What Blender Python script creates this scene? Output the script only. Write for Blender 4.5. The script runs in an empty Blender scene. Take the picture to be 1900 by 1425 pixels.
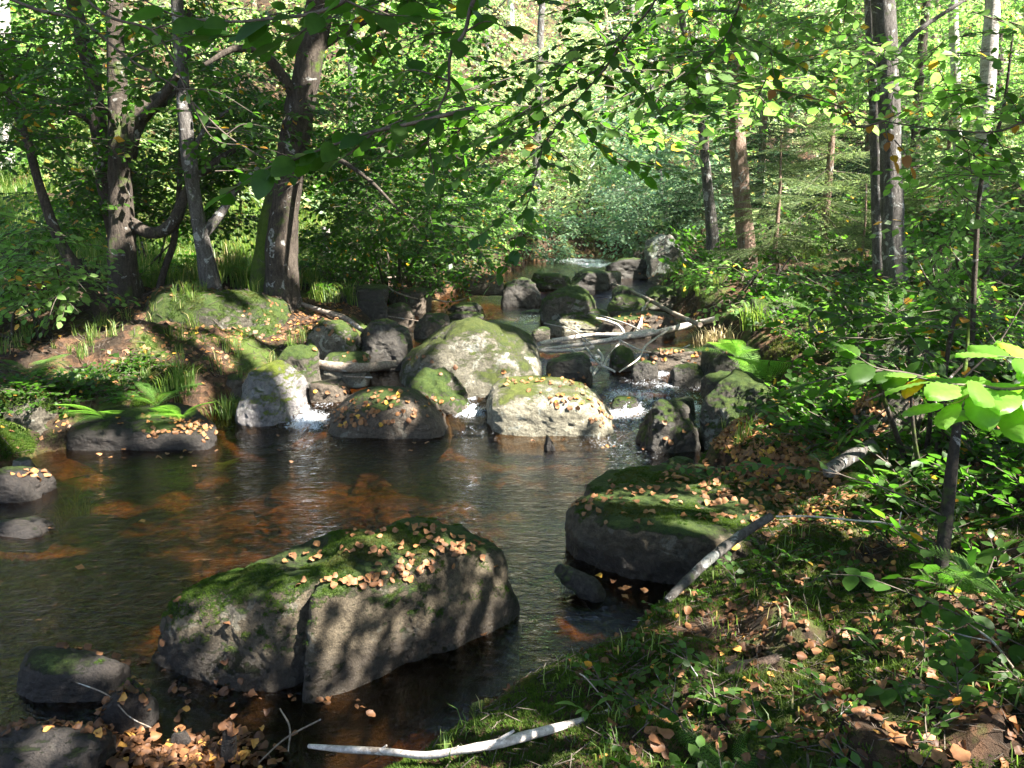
import bpy, math, random
import numpy as np
from mathutils import Vector, Matrix
from mathutils.bvhtree import BVHTree

random.seed(7)
RNG = np.random.default_rng(7)
SC = bpy.context.scene
COL = SC.collection

# ------------------------------------------------------------------ camera
PW, PH, FPX = 1900.0, 1425.0, 1500.0
PITCH = math.radians(11.75)
CAMZ = 1.8
cam_d = bpy.data.cameras.new('camera')
cam = bpy.data.objects.new('camera', cam_d)
COL.objects.link(cam)
cam.location = (0, 0, CAMZ)
cam.rotation_euler = (math.pi / 2 - PITCH, 0, 0)
cam_d.sensor_width = 36.0
cam_d.lens = 36.0 * FPX / PW
cam_d.clip_start = 0.05
cam_d.clip_end = 600
SC.camera = cam

# ------------------------------------------------------------------ sun, sky, exposure
SUN = np.array([0.64, -0.36, 0.84]); SUN /= np.linalg.norm(SUN)
world = bpy.data.worlds.new('World'); SC.world = world
world.use_nodes = True
wt = world.node_tree
sky = wt.nodes.new('ShaderNodeTexSky'); sky.sky_type = 'NISHITA'; sky.sun_disc = False
sky.sun_elevation = math.asin(SUN[2]); sky.sun_rotation = math.atan2(SUN[0], SUN[1])
sky.air_density = 1.0; sky.dust_density = 1.2
bg = wt.nodes['Background']; bg.inputs['Strength'].default_value = 0.066
wt.links.new(sky.outputs[0], bg.inputs[0])
sl = bpy.data.lights.new('sun', 'SUN'); sl.energy = 5.0; sl.angle = math.radians(0.55); sl.color = (1.0, 0.95, 0.87)
so = bpy.data.objects.new('sun', sl); COL.objects.link(so)
so.rotation_euler = Vector(-SUN).to_track_quat('-Z', 'Y').to_euler()
so.location = (20, -15, 30)
SC.view_settings.view_transform = 'Standard'; SC.view_settings.look = 'None'
SC.view_settings.exposure = 2.85; SC.view_settings.gamma = 1.0
SC.render.engine = 'CYCLES'
HAZE = 0.0005
cy = SC.cycles
cy.use_denoising = True
cy.max_bounces = 7; cy.diffuse_bounces = 4; cy.glossy_bounces = 3; cy.transmission_bounces = 4; cy.transparent_max_bounces = 10
cy.caustics_reflective = False; cy.caustics_refractive = False
cy.sample_clamp_indirect = 6.0

# ------------------------------------------------------------------ photo geometry helpers
CP, SP = math.cos(PITCH), math.sin(PITCH)
def ray(px, py):
    a = (px - PW / 2) / FPX; b = (PH / 2 - py) / FPX
    return np.array([a, CP + b * SP, -SP + b * CP])
def at_z(px, py, z):
    d = ray(px, py); t = (z - CAMZ) / d[2]
    return np.array([0, 0, CAMZ]) + d * t
def at_y(px, py, Y):
    d = ray(px, py); t = Y / d[1]
    return np.array([0, 0, CAMZ]) + d * t
def at_y_arr(px, py, Y):
    a = (px - PW / 2) / FPX; b = (PH / 2 - py) / FPX
    dy = CP + b * SP; dz = -SP + b * CP; t = Y / dy
    return np.stack([a * t, Y, CAMZ + dz * t], -1)
def pxw(wpx, Y):           # metres spanned by wpx pixels at depth Y
    return wpx / FPX * Y / CP

# ------------------------------------------------------------------ noise
def _hash(i, j, k, s):
    h = (i * 374761393 + j * 668265263 + k * 2147483647 + s * 974634777) & 0xFFFFFFFF
    h = ((h ^ (h >> 13)) * 1274126177) & 0xFFFFFFFF
    h = (h ^ (h >> 16)) & 0xFFFF
    return h / 32767.5 - 1.0
def vnoise(p, s=0):
    p = np.asarray(p, float); i = np.floor(p).astype(np.int64); f = p - i
    f = f * f * (3 - 2 * f); r = 0
    for dx in (0, 1):
        wx = f[:, 0] if dx else 1 - f[:, 0]
        for dy in (0, 1):
            wy = f[:, 1] if dy else 1 - f[:, 1]
            for dz in (0, 1):
                wz = f[:, 2] if dz else 1 - f[:, 2]
                r = r + wx * wy * wz * _hash(i[:, 0] + dx, i[:, 1] + dy, i[:, 2] + dz, s)
    return r
def fbm(p, s=0, o=4, g=0.5):
    r = 0; a = 1.0; p = np.asarray(p, float)
    for k in range(o):
        r = r + a * vnoise(p, s + k * 17); p = p * 2.03 + 5.1; a *= g
    return r
def rotz(a): c, s = math.cos(a), math.sin(a); return np.array([[c, -s, 0], [s, c, 0], [0, 0, 1]])
def p3(x, y, z=0.0):
    return np.stack([x, y, np.zeros_like(x) + z], -1)

# ------------------------------------------------------------------ tagging / objects
def tag(o, label=None, cat=None, group=None, kind=None):
    if label: o['label'] = label
    if cat: o['category'] = cat
    if group: o['group'] = group
    if kind: o['kind'] = kind
    return o
def empty(name, loc):
    o = bpy.data.objects.new(name, None); COL.objects.link(o); o.location = Vector([float(v) for v in loc])
    o.empty_display_size = 0.2
    return o

class MB:
    def __init__(s): s.v = []; s.f = {}; s.n = 0
    def add(s, verts, faces, mat=0):
        verts = np.asarray(verts, np.float32); faces = np.asarray(faces, np.int32)
        s.v.append(verts); s.f.setdefault((faces.shape[1], mat), []).append(faces + s.n); s.n += len(verts)
    def data(s):
        return np.concatenate(s.v), s.f
    def build(s, name, mats, parent=None, origin=None, smooth=True, attrs=None):
        me = bpy.data.meshes.new(name)
        v = np.concatenate(s.v).astype(np.float32)
        if origin is not None: v = v - np.asarray(origin, np.float32)
        me.vertices.add(len(v)); me.vertices.foreach_set('co', v.ravel())
        li = []; ls = []; lt = []; mi = []; off = 0
        for (k, m), fl in s.f.items():
            f = np.concatenate(fl); li.append(f.ravel()); nf = len(f)
            ls.append(off + np.arange(nf, dtype=np.int32) * k); lt.append(np.full(nf, k, np.int32)); mi.append(np.full(nf, m, np.int32))
            off += nf * k
        li = np.concatenate(li).astype(np.int32); ls = np.concatenate(ls).astype(np.int32); mi = np.concatenate(mi); 
        me.loops.add(len(li)); me.loops.foreach_set('vertex_index', li)
        me.polygons.add(len(ls)); me.polygons.foreach_set('loop_start', ls)
        try: me.polygons.foreach_set('loop_total', np.concatenate(lt))
        except Exception: pass
        me.polygons.foreach_set('material_index', mi)
        me.polygons.foreach_set('use_smooth', np.full(len(ls), smooth, bool))
        for m in (mats if isinstance(mats, (list, tuple)) else [mats]): me.materials.append(m)
        if attrs:
            for an, av in attrs.items():
                a = me.attributes.new(an, 'FLOAT', 'POINT'); a.data.foreach_set('value', np.asarray(av, np.float32))
        me.update(calc_edges=True); me.validate()
        o = bpy.data.objects.new(name, me); COL.objects.link(o)
        if parent is not None:
            o.parent = parent
            if origin is None: o.location = -Vector(parent.location)
        elif origin is not None: o.location = Vector([float(q) for q in origin])
        return o

def catmull(P, n):
    P = np.asarray(P, float)
    Q = np.vstack([2 * P[0] - P[1], P, 2 * P[-1] - P[-2]]); out = []
    for i in range(1, len(Q) - 2):
        t = np.linspace(0, 1, n, endpoint=False)[:, None]
        a, b, c, d = Q[i - 1], Q[i], Q[i + 1], Q[i + 2]
        out.append(0.5 * (2 * b + (c - a) * t + (2 * a - 5 * b + 4 * c - d) * t ** 2 + (3 * b - a - 3 * c + d) * t ** 3))
    out.append(P[-1:]); return np.vstack(out)
def tube(mb, pts, rad, sides=10, sub=6, rough=0.0, seed=0, mat=0, fscale=6.0, cap=True):
    """pts: control points, rad: radii at them"""
    A = np.hstack([np.asarray(pts, float), np.asarray(rad, float)[:, None]])
    C = catmull(A, sub) if sub > 1 else A
    c = C[:, :3]; r = np.maximum(C[:, 3], 0.0006)
    T = np.gradient(c, axis=0); T /= np.linalg.norm(T, axis=1)[:, None] + 1e-9
    n = np.cross(T[0], [0.3, 0.9, 0.2]); n /= np.linalg.norm(n) + 1e-9
    N = [n]
    for t in T[1:]:
        n = n - t * np.dot(n, t); n /= np.linalg.norm(n) + 1e-9; N.append(n)
    N = np.array(N); B = np.cross(T, N)
    th = np.linspace(0, 2 * math.pi, sides, endpoint=False)
    ring = N[:, None, :] * np.cos(th)[None, :, None] + B[:, None, :] * np.sin(th)[None, :, None]
    R = r[:, None] * np.ones((1, sides))
    if rough > 0:
        q = (c[:, None, :] + ring * r[:, None, None]).reshape(-1, 3)
        R = R * (1 + rough * fbm(q * fscale + seed * 3.1, seed, 3).reshape(R.shape))
    V = (c[:, None, :] + ring * R[:, :, None]).reshape(-1, 3)
    m = len(c); i = np.arange(m - 1)[:, None] * sides; j = np.arange(sides)[None, :]; jn = (j + 1) % sides
    F = np.stack([i + j, i + jn, i + sides + jn, i + sides + j], -1).reshape(-1, 4)
    mb.add(V, F, mat)
    if cap:
        for e, rr in ((0, 0), (m - 1, 1)):
            vs = np.vstack([V[e * sides:(e + 1) * sides], c[e:e + 1]])
            k = np.arange(sides); F3 = np.stack([k, (k + 1) % sides, np.full(sides, sides)], -1)
            mb.add(vs, F3 if rr else F3[:, ::-1], mat)

# ------------------------------------------------------------------ materials
def mat_new(name):
    m = bpy.data.materials.new(name); m.use_nodes = True; t = m.node_tree; t.nodes.clear()
    out = t.nodes.new('ShaderNodeOutputMaterial'); return m, t, out
class NT:
    def __init__(s, t): s.t = t
    def n(s, typ, ins=None, **kw):
        nd = s.t.nodes.new(typ)
        for k, v in kw.items(): setattr(nd, k, v)
        for k, v in (ins or {}).items():
            if isinstance(v, bpy.types.NodeSocket): s.t.links.new(v, nd.inputs[k])
            else: nd.inputs[k].default_value = v
        return nd
    def noise(s, scale, detail=5, rough=0.6, vec=None, dist=0.0):
        d = {'Scale': scale, 'Detail': detail, 'Roughness': rough, 'Distortion': dist}
        if vec is not None: d['Vector'] = vec
        return s.n('ShaderNodeTexNoise', d).outputs[0]
    def ramp(s, fac, stops, interp='LINEAR'):
        nd = s.n('ShaderNodeValToRGB', {'Fac': fac}); cr = nd.color_ramp; cr.interpolation = interp
        while len(cr.elements) < len(stops): cr.elements.new(0.5)
        for e, (p, c) in zip(cr.elements, stops):
            e.position = p; e.color = (c, c, c, 1) if isinstance(c, (int, float)) else (*c, 1)
        return nd.outputs[0]
    def mix(s, fac, a, b):
        nd = s.n('ShaderNodeMix', data_type='RGBA')
        for k, v in ((0, fac), (6, a), (7, b)):
            if isinstance(v, bpy.types.NodeSocket): s.t.links.new(v, nd.inputs[k])
            else: nd.inputs[k].default_value = v if k == 0 else (*v, 1)
        return nd.outputs[2]
    def math(s, op, a, b=0.0, clamp=False):
        nd = s.n('ShaderNodeMath', {0: a, 1: b}, operation=op); nd.use_clamp = clamp; return nd.outputs[0]
    def bump(s, h, strength=0.5, dist=0.02, normal=None):
        d = {'Height': h, 'Strength': strength, 'Distance': dist}
        if normal is not None: d['Normal'] = normal
        return s.n('ShaderNodeBump', d).outputs[0]

MOSS_A, MOSS_B = (0.035, 0.075, 0.010), (0.12, 0.17, 0.025)
def rock_mat(name, c1, c2, moss=0.5, lichen=0.3, rough=0.85, mosscol=(MOSS_A, MOSS_B), wetz=None):
    m, t, out = mat_new(name); q = NT(t)
    tc = q.n('ShaderNodeNewGeometry'); pos = tc.outputs['Position']
    big = q.noise(2.3, 6, 0.62, pos); fine = q.noise(38, 7, 0.75, pos); mid = q.noise(9, 5, 0.6, pos)
    base = q.mix(q.ramp(mid, [(0.3, 0), (0.7, 1)]), c1, c2)
    base = q.mix(q.ramp(fine, [(0.38, 0.75), (0.6, 0.0)]), base, tuple(x * 0.35 for x in c1))
    gr = q.noise(210, 3, 0.7, pos)
    base = q.mix(q.ramp(gr, [(0.55, 0), (0.75, 0.6)]), base, tuple(min(1, x * 1.9) for x in c2))
    lf = q.ramp(q.noise(5.5, 5, 0.7, pos, 0.6), [(0.60 - lichen * 0.15, 0), (0.63 - lichen * 0.15, 1)])
    base = q.mix(q.math('MULTIPLY', lf, min(1, lichen * 1.4)), base, (0.42, 0.43, 0.36))
    nz = q.n('ShaderNodeSeparateXYZ', {0: tc.outputs['Normal']}).outputs[2]
    mm = q.math('ADD', q.math('MULTIPLY', nz, 0.75), q.math('MULTIPLY', q.math('SUBTRACT', big, 0.5), 1.8))
    mm = q.math('ADD', mm, q.math('MULTIPLY', q.math('SUBTRACT', fine, 0.5), 0.6))
    th = 0.95 - moss
    mf = q.ramp(mm, [(max(0, th - 0.08), 0), (min(1, th + 0.13), 1)])
    mc = q.mix(q.ramp(q.noise(14, 5, 0.7, pos), [(0.3, 0), (0.7, 1)]), *mosscol)
    mc = q.mix(q.ramp(q.noise(150, 3, 0.6, pos), [(0.4, 0.6), (0.6, 0)]), mc, tuple(x * 0.4 for x in mosscol[0]))
    colr = q.mix(mf, base, mc)
    rg = rough
    if wetz is not None:
        z = q.n('ShaderNodeSeparateXYZ', {0: pos}).outputs[2]
        zz = q.math('ADD', z, q.math('MULTIPLY', mid, -0.08))
        wf = q.ramp(q.math('SUBTRACT', zz, wetz - 0.02), [(0.0, 1), (0.09, 0)])
        colr = q.mix(wf, colr, q.mix(0.35, (0.02, 0.016, 0.014), colr))
        rg = q.math('SUBTRACT', rough, q.math('MULTIPLY', wf, 0.55))
    hb = q.math('ADD', q.math('MULTIPLY', fine, 1.0), q.math('MULTIPLY', q.noise(120, 4, 0.7, pos), 0.5))
    b = q.bump(hb, 0.9, 0.02)
    b2 = q.bump(q.math('MULTIPLY', mf, q.noise(240, 2, 0.5, pos)), 0.9, 0.012, b)
    p = q.n('ShaderNodeBsdfPrincipled', {'Base Color': colr, 'Roughness': rg, 'Normal': b2, 'Specular IOR Level': 0.35})
    t.links.new(p.outputs[0], out.inputs[0]); return m

def leaf_mat(name, cols, trans=(1.0, 1.0, 1.0), tfac=0.45, rough=0.45, spec=0.35, tmul=2.5, rare=None, low=None):
    """cols: list of base colours picked at random for each leaf"""
    m, t, out = mat_new(name); q = NT(t)
    g = q.n('ShaderNodeNewGeometry'); r = g.outputs['Random Per Island']
    n = len(cols); stops = [((i + 0.0) / n, c) for i, c in enumerate(cols)]
    c = q.ramp(r, stops, 'CONSTANT' if n > 6 else 'LINEAR')
    if rare is not None:
        r2 = q.math('FRACT', q.math('MULTIPLY', r, 37.77))
        c = q.mix(q.ramp(r2, [(1 - rare[0] - 0.001, 0), (1 - rare[0], 1)]), c, rare[1])
    if low:
        c = q.mix(q.ramp(q.noise(2.6, 4, .6, g.outputs['Position']), [(.50, 0), (.62, .75)]), c, low[0]); c = q.mix(q.ramp(q.noise(5.1, 3, .6, g.outputs['Position']), [(.50, 0), (.60, .7)]), c, low[1])
    v = q.noise(60, 2, 0.5, g.outputs['Position'])
    c = q.mix(q.ramp(v, [(0.35, 0.35), (0.65, 0)]), c, tuple(x * 0.6 for x in cols[0]))
    p = q.n('ShaderNodeBsdfPrincipled', {'Base Color': c, 'Roughness': rough, 'Specular IOR Level': spec})
    tcx = q.n('ShaderNodeMix', {0: 1.0}, data_type='RGBA', blend_type='MULTIPLY')
    t.links.new(c, tcx.inputs[6]); tcx.inputs[7].default_value = (trans[0] * tmul, trans[1] * tmul, trans[2] * tmul, 1)
    tr = q.n('ShaderNodeBsdfTranslucent', {'Color': tcx.outputs[2]})
    mx = q.n('ShaderNodeMixShader', {0: tfac, 1: p.outputs[0], 2: tr.outputs[0]})
    t.links.new(mx.outputs[0], out.inputs[0]); return m

def bark_mat(name, c1, c2, patch=(0.45, 0.45, 0.42), pf=0.2, vs=(9, 9, 2.2), moss=0.0, bs=0.03):
    m, t, out = mat_new(name); q = NT(t)
    g = q.n('ShaderNodeNewGeometry'); pos = g.outputs['Position']
    mp = q.n('ShaderNodeMapping', {'Vector': pos, 'Scale': vs}).outputs[0]
    fur = q.noise(3.5, 7, 0.72, mp, 0.4)
    c = q.mix(q.ramp(fur, [(0.35, 0), (0.62, 1)]), c1, c2)
    pt = q.ramp(q.noise(7, 5, 0.65, pos, 0.7), [(0.66 - pf * 0.35, 0), (0.69 - pf * 0.35, 1)])
    c = q.mix(q.math('MULTIPLY', pt, 0.8), c, patch)
    c = q.mix(q.ramp(q.noise(60, 4, 0.7, pos), [(0.35, 0.5), (0.6, 0)]), c, tuple(x * 0.4 for x in c1))
    if moss > 0:
        mf = q.ramp(q.noise(2.2, 5, 0.7, pos), [(0.68 - moss * 0.4, 0), (0.78 - moss * 0.4, 1)])
        c = q.mix(mf, c, q.mix(q.noise(25, 3, 0.6, pos), MOSS_A, MOSS_B))
    b = q.bump(fur, 1.0, bs)
    p = q.n('ShaderNodeBsdfPrincipled', {'Base Color': c, 'Roughness': 0.9, 'Normal': b, 'Specular IOR Level': 0.25})
    t.links.new(p.outputs[0], out.inputs[0]); return m

M = {}
M['rock'] = rock_mat('granite', (0.10, 0.088, 0.065), (0.20, 0.18, 0.14), 0.50, 0.3)
M['rock_near'] = rock_mat('granite_wet_foot', (0.055, 0.042, 0.025), (0.13, 0.103, 0.066), 0.44, 0.08, wetz=0.07)
M['rock_moss'] = rock_mat('mossy_granite', (0.07, 0.06, 0.042), (0.15, 0.13, 0.10), 0.74, 0.25)
M['rock_cushion'] = rock_mat('thickly_mossed_granite', (0.07, 0.06, 0.042), (0.14, 0.125, 0.095), 0.84, 0.2)
M['rock_dark'] = rock_mat('dark_wet_granite', (0.03, 0.026, 0.021), (0.07, 0.06, 0.048), 0.46, 0.05, 0.5)
M['rock_black'] = rock_mat('black_wet_stone', (0.016, 0.013, 0.011), (0.042, 0.034, 0.028), 0.16, 0.02, 0.6)
M['rock_brown'] = rock_mat('brown_granite', (0.07, 0.054, 0.038), (0.13, 0.10, 0.072), 0.34, 0.1, 0.7)
M['rock_pale'] = rock_mat('pale_granite', (0.17, 0.155, 0.11), (0.33, 0.30, 0.22), 0.38, 0.35, mosscol=((0.10, 0.13, 0.02), (0.22, 0.25, 0.05)))  # pale stone, lightened further to put the sun's highlight into its colour
M['rock_wet'] = rock_mat('shining_wet_granite', (0.13, 0.12, 0.115), (0.26, 0.24, 0.23), 0.32, 0.2, 0.28, mosscol=((0.13, 0.18, 0.02), (0.26, 0.30, 0.05)))  # wet gloss; pale rock and bright moss put sunlight into the colour
M['rock_mid'] = rock_mat('ridge_granite', (0.10, 0.09, 0.06), (0.21, 0.19, 0.145), 0.55, 0.25, mosscol=((0.05, 0.08, 0.012), (0.14, 0.16, 0.03)))
M['rock_lichen'] = rock_mat('lichened_granite', (0.11, 0.10, 0.08), (0.20, 0.18, 0.15), 0.38, 0.6)
M['rock_bed'] = rock_mat('rusty_bed_stone', (0.04, 0.024, 0.012), (0.14, 0.075, 0.032), 0.0, 0.0, mosscol=((0.08, .045, .02), (.1, .06, .02)))

GREENS = [(0.030, 0.075, 0.010), (0.045, 0.105, 0.014), (0.065, 0.135, 0.018), (0.040, 0.090, 0.016)]
M['leaf'] = leaf_mat('green_leaf', GREENS, (1.0, 1.25, 0.6), 0.5, rare=(0.02, (0.45, 0.20, 0.03)))
M['leaf_dark'] = leaf_mat('dark_green_leaf', [(0.030, 0.080, 0.012), (0.042, 0.105, 0.016), (0.055, 0.12, 0.022)], (1.0, 1.25, 0.6), 0.45, 0.4)
M['leaf_light'] = leaf_mat('light_green_leaf', [(0.075, 0.16, 0.03), (0.12, 0.22, 0.05), (0.17, 0.27, 0.08)], (1.0, 1.15, 0.8), 0.5, rare=(0.03, (0.50, 0.26, 0.04)))  # light green leaf; also puts sunlight into the colour of lit crowns
M['leaf_sunlit'] = leaf_mat('sunlit_hazel_leaf', [(0.10, 0.22, 0.03), (0.14, 0.28, 0.04), (0.18, 0.32, 0.06)], (1.2, 1.2, 0.6), 0.5)  # brighter leaf copy, sunlight on the hazel is put into its colour
M['leaf_yellow'] = leaf_mat('yellowing_leaf', [(0.40, 0.24, 0.03), (0.30, 0.17, 0.04), (0.50, 0.28, 0.03), (0.22, 0.10, 0.04)], (1.1, 1.0, 0.6), 0.45)
M['leaf_far'] = leaf_mat('far_leaf', [(0.14, 0.21, 0.10), (0.23, 0.30, 0.15), (0.34, 0.38, 0.22), (0.18, 0.26, 0.14)], (1.0, 1.05, 0.75), 0.5, rare=(0.05, (0.45, 0.30, 0.12)))  # paled so the colour carries the background's sunlight and haze
M['leaf_hazed'] = leaf_mat('haze_tinted_leaf', [(0.07, 0.15, 0.09), (0.12, 0.21, 0.12), (0.17, 0.26, 0.13)], (1.0, 1.05, 0.9), 0.4)  # blue-green tint puts the distance haze into the leaf colour
M['needle'] = leaf_mat('spruce_needles', [(0.07, 0.13, 0.05), (0.14, 0.20, 0.08), (0.24, 0.29, 0.13)], (1, 1.05, 0.7), 0.3, 0.6)  # pale needles, sunlight on the branches is put into the colour
M['needle_dark'] = leaf_mat('dark_spruce_needles', [(0.03, 0.075, 0.035), (0.05, 0.10, 0.05), (0.06, 0.11, 0.04)], (1, 1.05, 0.8), 0.3, 0.6)
M['fern'] = leaf_mat('fern_frond', [(0.06, 0.14, 0.025), (0.09, 0.19, 0.035), (0.12, 0.22, 0.05)], (1.1, 1.2, 0.6), 0.45)
M['grass'] = leaf_mat('grass_blade', [(0.07, 0.13, 0.025), (0.12, 0.19, 0.04), (0.20, 0.24, 0.07), (0.10, 0.17, 0.04)], (1.1, 1.15, 0.6), 0.4, rare=(0.08, (0.45, 0.36, 0.18)))
M['straw'] = leaf_mat('dry_grass', [(0.50, 0.40, 0.22), (0.42, 0.32, 0.18), (0.60, 0.50, 0.30)], (1, 1, 0.8), 0.3, 0.7, tmul=1.2)
M['moss'] = leaf_mat('moss_tuft', [(0.028, 0.060, 0.008), (0.05, 0.09, 0.012), (0.085, 0.125, 0.02), (0.045, 0.08, 0.012)], (1.1, 1.15, 0.5), 0.3, 0.8, 0.1, low=((0.09, 0.075, 0.03), (0.02, 0.045, 0.008)))
M['litter'] = leaf_mat('fallen_leaf', [(0.25, 0.12, 0.05), (0.36, 0.18, 0.08), (0.13, 0.06, 0.03), (0.42, 0.19, 0.06), (0.20, 0.11, 0.06)], (1.1, 0.9, 0.7), 0.2, 0.55, 0.3, tmul=1.2, rare=(0.07, (0.62, 0.36, 0.05)))
M['litter_dark'] = leaf_mat('old_fallen_leaf', [(0.08, 0.036, 0.016), (0.14, 0.065, 0.03), (0.05, 0.024, 0.013), (0.20, 0.09, 0.035)], (1.1, 0.9, 0.7), 0.15, 0.6, 0.3, tmul=1.1, rare=(0.08, (0.50, 0.26, 0.06)))
M['bark'] = bark_mat('dark_bark', (0.035, 0.027, 0.021), (0.11, 0.088, 0.068), pf=0.12, moss=0.3)
M['bark_mossy'] = bark_mat('mossy_bark', (0.045, 0.038, 0.028), (0.11, 0.095, 0.07), pf=0.1, moss=0.75)
M['bark_grey'] = bark_mat('grey_bark', (0.06, 0.052, 0.045), (0.17, 0.155, 0.14), pf=0.25, moss=0.15)
M['bark_birch'] = bark_mat('pale_bark', (0.30, 0.27, 0.24), (0.62, 0.58, 0.54), patch=(0.10, 0.09, 0.08), pf=0.25, vs=(2, 2, 9), bs=0.01)
M['bark_pine'] = bark_mat('reddish_bark', (0.16, 0.10, 0.07), (0.34, 0.24, 0.18), pf=0.2, vs=(7, 7, 2))
M['twig'] = bark_mat('twig_bark', (0.07, 0.055, 0.045), (0.16, 0.13, 0.10), pf=0.0, bs=0.003)
M['deadwood'] = bark_mat('bleached_wood', (0.36, 0.30, 0.25), (0.68, 0.62, 0.55), patch=(0.2, 0.15, 0.11), pf=0.25, vs=(14, 14, 14), bs=0.004)
M['deadwood_brown'] = bark_mat('brown_dead_wood', (0.13, 0.095, 0.07), (0.32, 0.26, 0.20), pf=0.25, vs=(10, 10, 10), bs=0.006)
M['wetwood'] = bark_mat('wet_black_wood', (0.02, 0.018, 0.015), (0.06, 0.05, 0.04), pf=0.05, vs=(10, 10, 10), bs=0.01, moss=0.3)

# ------------------------------------------------------------------ terrain and water levels
YK = np.array([-6, 1.5, 2.1, 2.4, 2.8, 3.25, 3.6, 4.3, 5.3, 5.75, 6.0, 6.7, 7.5, 8.8, 9.8, 11.0, 12.5, 14, 15.6, 17, 19, 22, 30, 60])
LK = np.array([-9, -7, -6.5, -6, -5.5, -5.2, -5.0, -4.4, -3.7, -3.6, -3.6, -3.0, -2.1, -1.5, -1.6, -1.9, -1.2, -.2, .4, 1.6, 3.2, 5.5, 6, 6])
RK = np.array([-3, -0.9, -.45, -.15, .22, .52, 1.08, 1.6, 1.30, 1.55, 2.1, 2.35, 2.4, 2.4, 2.5, 2.3, 2.2, 2.7, 2.8, 3.2, 4.6, 7.0, 7.5, 7.5])
WY = np.array([-6, 6.55, 7.1, 7.5, 7.9, 8.3, 8.6, 9.9, 10.5, 12.3, 13.0, 14.0, 14.6, 60])
WZ = np.array([0, 0.0, .10, .20, .24, .33, .36, .37, .48, .50, .66, .76, .90, 2.6])
def left_shore(y): return np.interp(y, YK, LK) + 0.12 * np.sin(y * 3.1) + 0.06 * np.sin(y * 7.7 + 1)
def right_shore(y): return np.interp(y, YK, RK) + 0.05 * np.sin(y * 4.3 + .5) + 0.03 * np.sin(y * 11 + 1)
def wlevel(x, y): return np.interp(y - 0.10 * np.sin(x * 2.4), WY, WZ)
def ground_h(x, y):
    x = np.asarray(x, float); y = np.asarray(y, float)
    l, r = left_shore(y), right_shore(y); w = wlevel(x, y)
    n1 = fbm(p3(x * 0.9, y * 0.9, 3.0), 5, 4) + .7 * fbm(p3(x * 2.1, y * 2.1, 7.0), 6, 2); n2 = fbm(p3(x * 5, y * 5, 1.0), 9, 4); n3 = fbm(p3(x * 22, y * 22, 1.0), 19, 3)
    sl = l - x; sr = x - r; mid = np.minimum(-sl, -sr)
    bed = w - np.clip(0.04 + 0.55 * mid, 0.02, 0.30) + 0.05 * n2 + 0.025 * n1
    bed = bed + np.clip((y - 25) * .25, 0, None)
    near = np.clip((y - 3.4) / 1.5, 0, 1)
    slp = np.clip(sl, 0, None); srp = np.clip(sr, 0, None)
    hl = w + 0.34 * (1 - np.exp(-slp / 0.16)) + 0.08 * slp + np.clip(slp - 5, 0, None) * 0.10
    dent = np.exp(-((x + 2.7) ** 2 / .8 + (y - 6.75) ** 2 / .35) ** 1.5); hl = hl * (1 - dent) + .30 * dent
    hr = w * 0.9 + (0.27 + 0.12 * near) * (1 - np.exp(-srp / 0.11)) + 0.09 * srp + 0.10 * np.clip(srp - 0.9, 0, 2.5) + np.clip(srp - 3, 0, None) * 0.08
    # hills closing the valley
    dl = np.clip((y - 17) * 0.7 + np.clip(-x - 3, 0, None) * 0.45 - 1.0, 0, None)
    hl = hl + 0.40 * dl ** 1.05 * (0.12 + 0.88 * np.clip(slp / 9, 0, 1) ** .8)
    dr = np.clip((y - 22) * 0.5 + np.clip(x - 4, 0, None) * 0.4 - 1.0, 0, None)
    hr = hr + 0.32 * dr * (0.12 + 0.88 * np.clip(srp / 9, 0, 1) ** .8)
    rough = 0.055 * n1 + 0.040 * n2 + 0.010 * n3
    far = np.clip((y - 16) / 10, 0, 1)
    out = np.where(sl > 0, hl + rough * (0.6 + np.clip(slp, 0, 1)) + far * 0.5 * n1, np.where(sr > 0, hr + rough * (0.5 + np.clip(srp, 0, 1)) + far * .5 * n1, bed))
    end = np.clip((y - 28) / 20, 0, None)
    return out + end * 6.0

def axis(lo, hi, c0, c1, fine, n):
    """spacing fine inside c0..c1, growing outwards"""
    a = list(np.arange(c0, c1, fine)); s = fine; x = c0; left = []
    while x > lo: s *= 1.09; x -= s; left.append(x)
    s = fine; x = a[-1]; right = []
    while x < hi: s *= 1.045; x += s; right.append(x)
    return np.array(left[::-1] + a + right)
def grid(xs, ys):
    X, Y = np.meshgrid(xs, ys); nx, ny = len(xs), len(ys)
    i = np.arange(ny - 1)[:, None] * nx; j = np.arange(nx - 1)[None, :]
    F = np.stack([i + j, i + j + 1, i + nx + j + 1, i + nx + j], -1).reshape(-1, 4)
    return X.ravel(), Y.ravel(), F
gx, gy, gF = grid(axis(-70, 70, -4.5, 4.2, 0.032, 0), axis(-14, 90, 1.4, 8.5, 0.032, 0))
gz = ground_h(gx, gy)
mound = 0.0
gV = np.stack([gx, gy, gz], -1)

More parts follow.
